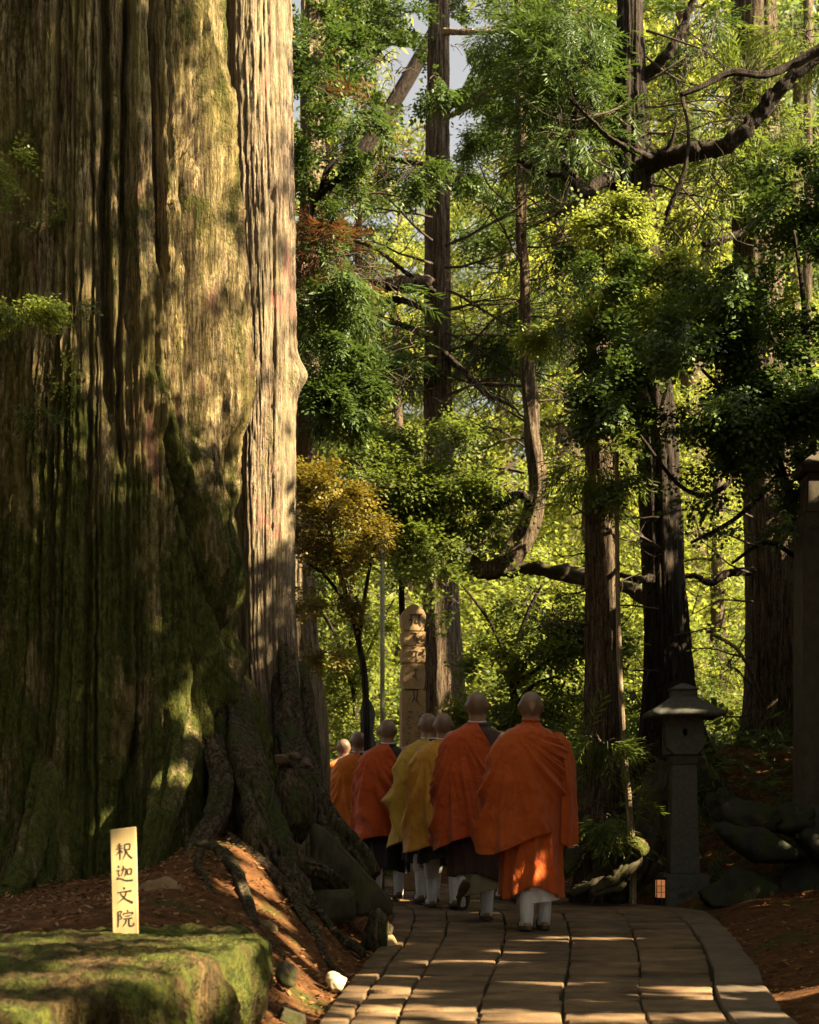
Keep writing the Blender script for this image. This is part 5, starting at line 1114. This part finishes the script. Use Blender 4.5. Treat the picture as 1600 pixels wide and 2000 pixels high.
# ------------------------------------------------------------------ the monks
def skin_mat():
    m, nt, N, L, B = new_mat('skin')
    v = n_map(N, L, (1, 1, 1)); sx = N.new('ShaderNodeSeparateXYZ'); L.new(v, sx.inputs[0])
    n = n_noise(N, L, v, 30, 4, .6)
    base = n_ramp(N, L, n, [(.3, (.24, .105, .055)), (.7, (.33, .155, .085))])
    stub = n_ramp(N, L, n_noise(N, L, v, 130, 3, .7), [(.3, (.115, .062, .038)), (.7, (.205, .118, .072))])
    z = n_math(N, L, 'ADD', sx.outputs[2], n_math(N, L, 'MULTIPLY', sx.outputs[1], -.45))      # shaved hair: above a line sloping up to the brow
    z = n_math(N, L, 'ADD', z, n_math(N, L, 'MULTIPLY', n, .02))
    mr = N.new('ShaderNodeMapRange'); L.new(z, mr.inputs[0]); mr.inputs[1].default_value = 1.535; mr.inputs[2].default_value = 1.575
    L.new(n_mix(N, L, mr.outputs[0], base, stub), B.inputs['Base Color']); B.inputs['Roughness'].default_value = .5; B.inputs['Subsurface Weight'].default_value = .08
    B.inputs['Subsurface Radius'].default_value = (.012, .004, .002); return m
M_skin = skin_mat()
def cloth_mat(name, c, c2, trans=.12):
    m, nt, N, L, B = new_mat(name)
    v = n_map(N, L, (1, 1, 1)); a = n_noise(N, L, v, 5, 4, .6); b = n_noise(N, L, n_map(N, L, (1, 1, .45)), 16, 5, .6, 1.4)
    L.new(n_ramp(N, L, a, [(.3, c), (.7, c2)]), B.inputs['Base Color']); B.inputs['Roughness'].default_value = .75; B.inputs['Specular IOR Level'].default_value = .2
    B.inputs['Sheen Weight'].default_value = .15
    n_bump(N, L, B, b, .75, .03)
    T = N.new('ShaderNodeBsdfTranslucent'); T.inputs[0].default_value = (*c2, 1); X = N.new('ShaderNodeMixShader'); X.inputs[0].default_value = trans
    L.new(B.outputs[0], X.inputs[1]); L.new(T.outputs[0], X.inputs[2]); L.new(X.outputs[0], N['Material Output'].inputs[0]); return m
C_orange = cloth_mat('orange_cloth', (.41, .068, .008), (.50, .094, .011))
C_deep = cloth_mat('red_orange_cloth', (.41, .060, .007), (.50, .078, .010))
C_ochre = cloth_mat('ochre_cloth', (.48, .205, .020), (.58, .265, .03))
C_yellow = cloth_mat('yellow_cloth', (.41, .24, .027), (.50, .305, .038))
C_bright = cloth_mat('bright_orange_cloth', (.55, .13, .010), (.64, .17, .014))
C_dark = cloth_mat('black_cloth', (.013, .010, .012), (.028, .02, .02), 0.02)
C_brown = cloth_mat('dark_brown_cloth', (.045, .020, .018), (.075, .034, .028), .03)
C_cream = cloth_mat('cream_cloth', (.22, .19, .11), (.30, .26, .16))
C_white = cloth_mat('white_cloth', (.62, .58, .58), (.74, .71, .70))
C_grey = cloth_mat('grey_white_cloth', (.45, .40, .34), (.56, .51, .44))
M_sandal = simple_mat('sandal', (.045, .028, .02), (.11, .075, .05), 30, .8, .4)

def capsule(bm, a, b, ra, rb, n=14):
    v, f = tube(smooth_path([a, (np.array(a) + np.array(b)) / 2, b], 5), np.linspace(ra, rb, 5), n)
    vs = [bm.verts.new(p) for p in v]
    for q in f:
        ids = list(dict.fromkeys(q.tolist()))
        try: bm.faces.new([vs[i] for i in ids])
        except ValueError: pass
    for c, r in ((a, ra), (b, rb)): ball(bm, c, (r, r, r))
def ball(bm, c, rad, sub=3):
    r_ = bmesh.ops.create_icosphere(bm, subdivisions=sub, radius=1)
    for v in r_['verts']: v.co = Vector((c[0] + v.co.x * rad[0], c[1] + v.co.y * rad[1], c[2] + v.co.z * rad[2]))
def foot_frame(fx, fy, lift, pitch, yaw):
    """maps foot-local points (heel at y=-.07, toe at y=.17, sole z=0) to body space; pitch raises the heel about the toe"""
    cp, sp_ = math.cos(pitch), math.sin(pitch); cy_, sy_ = math.cos(yaw), math.sin(yaw)
    def T(p):
        x, y, z = p; y2 = (y - .15); yy = y2 * cp + z * sp_; z2 = -y2 * sp_ + z * cp; y = yy + .15
        return np.array([fx + x * cy_ - y * sy_, fy + x * sy_ + y * cy_, z2 + lift])
    return T
def body_mesh(feet, head_yaw=0, head_tilt=0):
    bm = bmesh.new()
    ch, sh = math.cos(head_yaw), math.sin(head_yaw)
    def H(p): x, y, z = p; z -= 1.53; y2 = y * math.cos(head_tilt) + z * math.sin(head_tilt); z = -y * math.sin(head_tilt) + z * math.cos(head_tilt); return (x * ch - y2 * sh, x * sh + y2 * ch, z + 1.53)
    ball(bm, H((0, -.010, 1.606)), (.081, .097, .094)); ball(bm, H((0, -.018, 1.580)), (.074, .082, .080)); ball(bm, H((0, .04, 1.525)), (.054, .062, .056)); ball(bm, H((0, .075, 1.497)), (.024, .022, .018))
    for s in (-1, 1):
        ball(bm, H((s * .081, .006, 1.575)), (.013, .021, .034)); ball(bm, H((s * .090, -.003, 1.590)), (.010, .018, .019)); ball(bm, H((s * .030, .082, 1.592)), (.02, .014, .010)); ball(bm, H((s * .04, .07, 1.552)), (.022, .022, .02))
    ball(bm, H((0, .098, 1.560)), (.013, .022, .016)); ball(bm, H((0, .088, 1.578)), (.010, .018, .024)); ball(bm, H((0, .085, 1.528)), (.022, .014, .010))
    capsule(bm, (0, -.014, 1.38), (0, -.010, 1.54), .066, .063); capsule(bm, (-.10, -.01, 1.385), (.10, -.01, 1.385), .055, .055)
    ball(bm, (0, 0, 1.25), (.165, .11, .19)); ball(bm, (0, .005, 1.05), (.15, .115, .18)); ball(bm, (0, 0, .90), (.165, .125, .13))
    for s in (-1, 1):
        sh_, el, wr = (s * .185, -.01, 1.35), (s * .235, -.02, 1.08), (s * .10, .20, 1.05)
        capsule(bm, (s * .10, -.01, 1.36), sh_, .055, .058); capsule(bm, sh_, el, .052, .042); capsule(bm, el, wr, .042, .029)
        ball(bm, (s * .065, .235, 1.06), (.040, .045, .022))
        for k, (L, dx) in enumerate(((.060, .030), (.070, .010), (.066, -.010), (.052, -.030))):
            b0 = np.array([s * (.05 + dx * .2), .262 - abs(dx) * .2, 1.06 + dx * .9]); b1 = b0 + np.array([-s * .03, L * .35, 0]); capsule(bm, b0, b1, .0095, .009, 8); capsule(bm, b1, b1 + np.array([-s * .03, -.004, -.004]), .009, .008, 8)
        capsule(bm, (s * .07, .22, 1.085), (s * .045, .255, 1.112), .011, .009, 8)
    for s, (fx, fy, lift, pitch, yaw) in zip((-1, 1), feet):
        T = foot_frame(fx, fy, lift, pitch, yaw); an = T((0, -.035, .09)); cal = T((0, -.045, .30)) if pitch > .3 else (an[0], an[1] * .9 - .005, an[2] + .22)
        kn = (s * .095, .06 + .25 * fy + (.10 if pitch > .3 else 0), .50)
        capsule(bm, (s * .09, 0, .90), kn, .090, .062); capsule(bm, kn, cal, .060, .056); capsule(bm, cal, an, .054, .037)
        capsule(bm, T((0, -.045, .045)), T((0, .10, .035)), .034, .034); capsule(bm, T((0, .09, .03)), T((0, .15, .024)), .033, .024)
    bmesh.ops.recalc_face_normals(bm, faces=bm.faces[:])
    me = bpy.data.meshes.new('tmp'); bm.to_mesh(me); bm.free(); o = bpy.data.objects.new('tmp', me); COL.objects.link(o)
    m = o.modifiers.new('r', 'REMESH'); m.mode = 'VOXEL'; m.voxel_size = .0155; m.use_smooth_shade = True
    m = o.modifiers.new('s', 'SMOOTH'); m.factor = .5; m.iterations = 3
    dg = bpy.context.evaluated_depsgraph_get(); out = bpy.data.meshes.new_from_object(o.evaluated_get(dg)); bpy.data.objects.remove(o); bpy.data.meshes.remove(me)
    out.materials.clear(); out.materials.append(M_skin); out.polygons.foreach_set('use_smooth', np.ones(len(out.polygons), dtype=bool)); out.name = 'body'
    return out
def garment(name, prof, ztop, zhem, mat, parent, folds, nu=176, nv=112, lip=.012, power=2.25, slant=(0, 0)):
    A = np.array(prof, dtype=float)[::-1]; th = np.linspace(0, 2 * math.pi, nu, endpoint=False)
    TH, V_ = np.meshgrid(th, np.linspace(0, 1, nv) ** .9)
    zt = ztop(TH); zh = zhem(TH); Z = zt + (zh - zt) * V_
    a, b, cx, cy = [np.interp(Z, A[:, 0], A[:, i]) for i in (1, 2, 3, 4)]
    c, s = np.cos(TH), np.sin(TH); k = (np.abs(c) ** power + np.abs(s) ** power) ** (-1 / power)
    X = cx + a * k * c; Y = cy + b * k * s
    d = folds(TH, Z, X, Y, V_); nx, ny = c / a, s / b; nn = np.sqrt(nx * nx + ny * ny); X = X + d * nx / nn; Y = Y + d * ny / nn
    # a turned lip at the hem
    X2 = np.vstack([X, X[-1:] - lip * (nx / nn)[-1:], X[-2:-1] - 1.4 * lip * (nx / nn)[-1:]]); Y2 = np.vstack([Y, Y[-1:] - lip * (ny / nn)[-1:], Y[-2:-1] - 1.4 * lip * (ny / nn)[-1:]]); Z2 = np.vstack([Z, Z[-1:] + .002, Z[-1:] + .05])
    v = np.stack([X2, Y2, Z2], -1).reshape(-1, 3)
    return mobj(name, v, grid_faces(nu, nv + 2), mat, parent, world=False)
def ridge(t):
    f = t - np.floor(t); return np.where(f < .32, (f / .32) ** 1.5, ((1 - f) / .68) ** 2.2)      # steep on one side, slack on the other
def fan_folds(seed, amp=.076, n=3.9, xs=-.17, zs=1.44, hem=.03, hemn=9):
    def f(TH, Z, X, Y, V_):
        al = np.arctan2(X - xs, np.maximum(zs - Z, .02)); al = np.where(Y > 0, al + 1.7, al); ds = np.hypot(X - xs, zs - Z)
        w = 2.4 * (vn(al * 1.7 + seed, ds * 1.0 + seed, seed % 30) - .5) + .5 * (vn(al * 5 + seed, ds * 3 + seed, (seed + 17) % 40) - .5)
        f1 = ridge(al * n + w + seed * .37); f2 = ridge(al * n * 2.3 + w * 2.2 + seed * .71)
        g = vn(al * n * .9 + 9 + seed, ds * 2.1, (seed + 5) % 50)          # some folds die out
        d = amp * sstep(.05, .55, ds) * ((f1 - .30) * (.15 + 1.5 * g ** 1.5) + .42 * (f2 - .35) * (1.1 - g) * sstep(.1, .5, ds))
        d = d + .030 * (fbm(X * 7 + Z * 3 + 20, Z * 9 + 20 + Y * 4, (seed + 9) % 40, 3) - .45)
        return d + hem * V_ ** 3 * (vn(TH / (2 * math.pi) * hemn, V_ * 0 + seed, (seed + 3) % 40, hemn) - .45)
    return f
def drop_folds(seed, amp=.03, n=15, hem=.02):
    def f(TH, Z, X, Y, V_):
        q = TH / (2 * math.pi)
        return amp * V_ ** .8 * (ridge(q * n + .9 * (vn(q * 6, Z * 3, seed, 6) - .5)) - .4) + .012 * (fbm(q * 24 + 7, Z * 7 + 9, seed + 1, 3) - .45) + hem * V_ ** 2 * (vn(q * 5, V_ * 1.2, seed + 2, 5) - .5)
    return f
ROBE = [(1.475, .062, .066, 0, -.012), (1.45, .075, .075, 0, -.012), (1.425, .115, .092, 0, -.012), (1.40, .165, .108, 0, -.01), (1.36, .212, .124, 0, -.008), (1.30, .243, .137, 0, -.005), (1.20, .258, .148, 0, 0), (1.05, .262, .16, 0, 0), (.90, .25, .165, 0, 0), (.70, .225, .17, 0, 0), (.50, .205, .185, 0, 0), (.28, .205, .205, 0, 0)]
def widen(prof, dr, k, off, zlo=.55):
    """offset outwards and let the cloth stand away towards the hem"""
    return [(z, a + dr + k * max(0, (1.35 - z)) ** 1.2, b + dr + k * .7 * max(0, (1.35 - z)) ** 1.2, cx + off[0] * max(0, 1.35 - z), cy + off[1] * max(0, 1.35 - z)) for z, a, b, cx, cy in prof]
def monk(label, px, d, H, rot, kesa, under, seed, feet, bare=True, hem=.64, hem_left=-.04, off=(-.10, -.02), flare=.05, skirt_hem=.34, sleeve=False, head=(0, 0), extra=None, legs=None, collar=None):
    x = (px - 800) / F * d; sc = H / 1.70
    t = thing('person', label, 'person', (x, d, .004), 'monks walking along the path', rotz=rot); t.scale = (sc, sc, sc)
    link('body', body_mesh(feet, *head), t)
    cosx = lambda TH: np.cos(TH)
    top_u = (lambda TH: 1.475 + .0 * TH) if not collar else (lambda TH: 1.500 + .0 * TH)
    pr = ROBE if not collar else [(1.505, .060, .064, 0, -.010)] + ROBE
    garment('under_robe', pr, top_u, lambda TH: skirt_hem + .03 * np.cos(TH * 2 + seed) + .02 * np.sin(TH * 3), under, t, drop_folds(seed, .04, 11, .06), 120, 80)
    if bare: zt = lambda TH: 1.452 - .50 * sstep(-.15, .98, np.cos(TH)) - .015 * np.sin(TH)
    else: zt = lambda TH: 1.462 - .18 * sstep(.35, 1.0, np.cos(TH))
    zh = lambda TH: hem + hem_left * np.cos(TH) * -1 + .05 * np.sin(TH + .5) * -1 * 0 + .035 * np.sin(2 * TH + seed) + .03 * (np.sin(TH) < 0) * np.cos(TH)
    garment('kesa_robe', widen(ROBE, .030, flare, off), zt, zh, kesa, t, fan_folds(seed), *((176, 112) if d < 11.5 else (110, 70)))
    if sleeve:
        nv, nu = 60, 56; v_ = np.linspace(0, 1, nv); q = np.linspace(0, 2 * math.pi, nu, endpoint=False); Q, VV = np.meshgrid(q, v_)
        a = np.interp(v_, [0, .1, .3, .6, 1], [.05, .075, .075, .065, .072])[:, None]; b = np.interp(v_, [0, .1, .3, .6, 1], [.06, .095, .11, .13, .17])[:, None]
        cx = np.interp(v_, [0, .12, .3, .6, 1], [.165, .205, .236, .248, .262])[:, None]; cz = np.interp(v_, [0, .12, 1], [1.405, 1.33, .66])[:, None]; cy = np.interp(v_, [0, .5, 1], [-.01, .0, .035])[:, None]
        dd = .042 * VV ** .7 * (ridge(Q / (2 * math.pi) * 7 + .8 * (vn(Q / (2 * math.pi) * 4, VV * 3, 3, 4) - .5)) - .4) + .010 * (fbm(Q * 3 + 5, VV * 9 + 5, 6, 3) - .45)
        X = cx + (a + dd) * np.cos(Q); Y = cy + (b + dd) * np.sin(Q); Zs = cz + 0 * Q + .05 * VV ** 4 * np.sin(Q) + .02 * VV * np.cos(Q * 2)
        mobj('sleeve', np.stack([X, Y, Zs], -1).reshape(-1, 3), grid_faces(nu, nv), sleeve, t, world=False)
    if collar:
        v, f = tube([(.058 * math.cos(a), -.011 + .062 * math.sin(a), 1.495 + .008 * math.sin(a)) for a in np.linspace(-math.pi * 1.25, math.pi * .25, 22)], .011, 8); solid('collar', v, f, collar, t, world=False)
    else:
        v, f = tube([(.063 * math.cos(a), -.012 + .066 * math.sin(a), 1.478 + .01 * math.sin(a)) for a in np.linspace(-math.pi * 1.2, math.pi * .2, 22)], .006, 8); solid('inner_collar', v, f, C_white, t, world=False)
        v, f = tube([(.074 * math.cos(a), -.013 + .077 * math.sin(a), 1.462 + .012 * math.sin(a)) for a in np.linspace(-math.pi * 1.2, math.pi * .2, 22)], .014, 8); solid('collar', v, f, under, t, world=False)
    for s, (fx, fy, lift, pitch, yaw) in zip((-1, 1), feet):
        T = foot_frame(fx, fy, lift, pitch, yaw); an = T((0, -.035, .09)); up = T((0, -.045, .27)) if pitch > .3 else np.array([an[0], an[1] * .92 - .005, an[2] + .19])
        pts = smooth_path([up, up * .5 + an * .5, an, T((0, -.02, .055)), T((0, .05, .042)), T((0, .12, .034)), T((0, .165, .03))], 30)
        v, f = tube(pts, np.interp(np.linspace(0, 1, 30), [0, .3, .42, .55, .75, .9, 1], [.056, .047, .043, .045, .042, .038, .022]), 16, .06, seed + s); solid('sock', v, f, C_white, t, world=False)
        mbk = MB(); hb, fb_ = tube(smooth_path([T((0, -.055, .05)), T((0, -.03, .047)), T((0, .0, .045))], 6), np.linspace(.028, .036, 6), 14); solid('heel', hb, fb_, C_white, t, world=False)
        n_ = 22; aa = np.linspace(0, 2 * math.pi, n_, endpoint=False); ox = .047 * np.sign(np.cos(aa)) * np.abs(np.cos(aa)) ** .75 * (1 + .12 * np.sin(aa)); oy = .05 + .135 * np.sign(np.sin(aa)) * np.abs(np.sin(aa)) ** .8
        rows_ = [np.array([T((x_ * k_, .05 + (y_ - .05) * k_, z_)) for x_, y_ in zip(ox, oy)]) for z_, k_ in ((0, .9), (.004, 1), (.026, 1), (.030, .96))]
        vv = np.vstack(rows_ + [T((0, .05, 0)), T((0, .05, .030))]); ff = grid_faces(n_, 4); j = np.arange(n_); j2 = (j + 1) % n_
        ff = np.vstack([ff, np.stack([np.full(n_, 4 * n_), j2, j, j], -1), np.stack([np.full(n_, 4 * n_ + 1), 3 * n_ + j, 3 * n_ + j2, 3 * n_ + j2], -1)]); solid('sandal', vv, ff, M_sandal, t, world=False, smooth=False)
        st = [T((.046 * math.cos(a), .085, .028 + .052 * math.sin(a))) for a in np.linspace(0, math.pi, 10)]; v, f = tube(st, .008, 6); solid('strap', v, f, M_sandal, t, world=False)
        if legs:
            kn = np.array([s * .095, .06 + .25 * fy, .52]); v, f = tube(smooth_path([kn, kn * .5 + up * .5 + np.array([0, -.015, .03]), up + np.array([0, 0, -.02])], 16), np.interp(np.linspace(0, 1, 16), [0, .4, .85, 1], [.085, .088, .062, .058]), 18, .15, seed); solid('trouser_leg', v, f, legs, t, world=False)
    if extra: extra(t, seed)
    return t
ST = [(-.085, -.12, 0, .12, .05), (.085, .16, 0, 0, -.08)]         # right foot ahead
ST2 = [(-.085, .16, 0, 0, .08), (.085, -.12, 0, .12, -.05)]        # left foot ahead
LIFT = [(-.105, -.20, .10, .95, .05), (.075, .04, 0, 0, -.05)]     # left foot lifted, sole to the back
def cream_skirt(t, seed): garment('underskirt', [(.52, .165, .16, .02, 0), (.20, .175, .19, .03, -.01)], lambda TH: .50 + 0 * TH, lambda TH: .235 + .05 * np.cos(TH - .3), C_cream, t, drop_folds(seed + 7, .02, 8, .03), 80, 30)
def white_skirt(t, seed): garment('underskirt', [(.52, .155, .15, .03, 0), (.20, .15, .16, .05, .02)], lambda TH: .48 + 0 * TH, lambda TH: .205 + .02 * np.cos(TH), C_white, t, drop_folds(seed + 7, .012, 8, .02), 80, 30)
monk('nearest monk in full orange robe with orange sleeve and high collar', 1037, 10.12, 1.69, R_(2), C_orange, C_orange, 3, [(-.04, -.06, 0, .05, .03), (.105, .10, 0, 0, -.04)], bare=False, hem=.62, hem_left=-.03, off=(-.16, -.02), flare=.02, skirt_hem=.27, sleeve=C_orange, collar=C_orange, head=(-.08, .04), extra=white_skirt)
monk('monk in red orange robe over dark brown, one sandal lifted to show its sole', 932, 11.0, 1.755, R_(4), C_deep, C_brown, 11, LIFT, hem=.60, hem_left=-.02, off=(-.05, -.02), flare=.075, skirt_hem=.33, head=(-.15, .05), extra=cream_skirt)
monk('monk in ochre robe with grey white trousers beside the red orange one', 866, 12.25, 1.67, R_(6), C_ochre, C_dark, 23, ST2, hem=.55, hem_left=0, off=(-.05, -.02), flare=.075, skirt_hem=.40, legs=C_grey, head=(-.1, .03))
monk('monk in greenish yellow robe half hidden left of the ochre one', 836, 12.9, 1.71, R_(8), C_yellow, C_dark, 31, ST, hem=.55, hem_left=-.02, off=(-.10, -.02), flare=.05, skirt_hem=.36, legs=C_grey, head=(0, .05))
monk('monk in deep orange robe over black, left of the two yellow robed ones', 757, 13.35, 1.68, R_(10), C_deep, C_dark, 43, ST2, hem=.575, hem_left=-.0, off=(-.04, -.02), flare=.07, skirt_hem=.29, head=(-.1, .06))
monk('monk in bright orange robe second from the far left end of the line', 699, 15.4, 1.67, R_(16), C_bright, C_dark, 57, ST, hem=.60, off=(-.06, -.02), flare=.07, skirt_hem=.34, head=(.0, .04))
monk('farthest monk at the left end of the line, mostly behind the roots', 671, 17.0, 1.66, R_(20), C_bright, C_dark, 61, ST2, hem=.60, off=(-.06, -.02), flare=.07, skirt_hem=.34, head=(.1, .02))
monk('monk almost hidden in front of the nearest orange robed one', 1000, 13.3, 1.60, R_(4), C_deep, C_brown, 71, [(-.085, .16, 0, 0, .08), (.02, -.16, 0, .10, -.02)], hem=.62, off=(0, -.02), flare=.03, skirt_hem=.36, legs=C_brown)
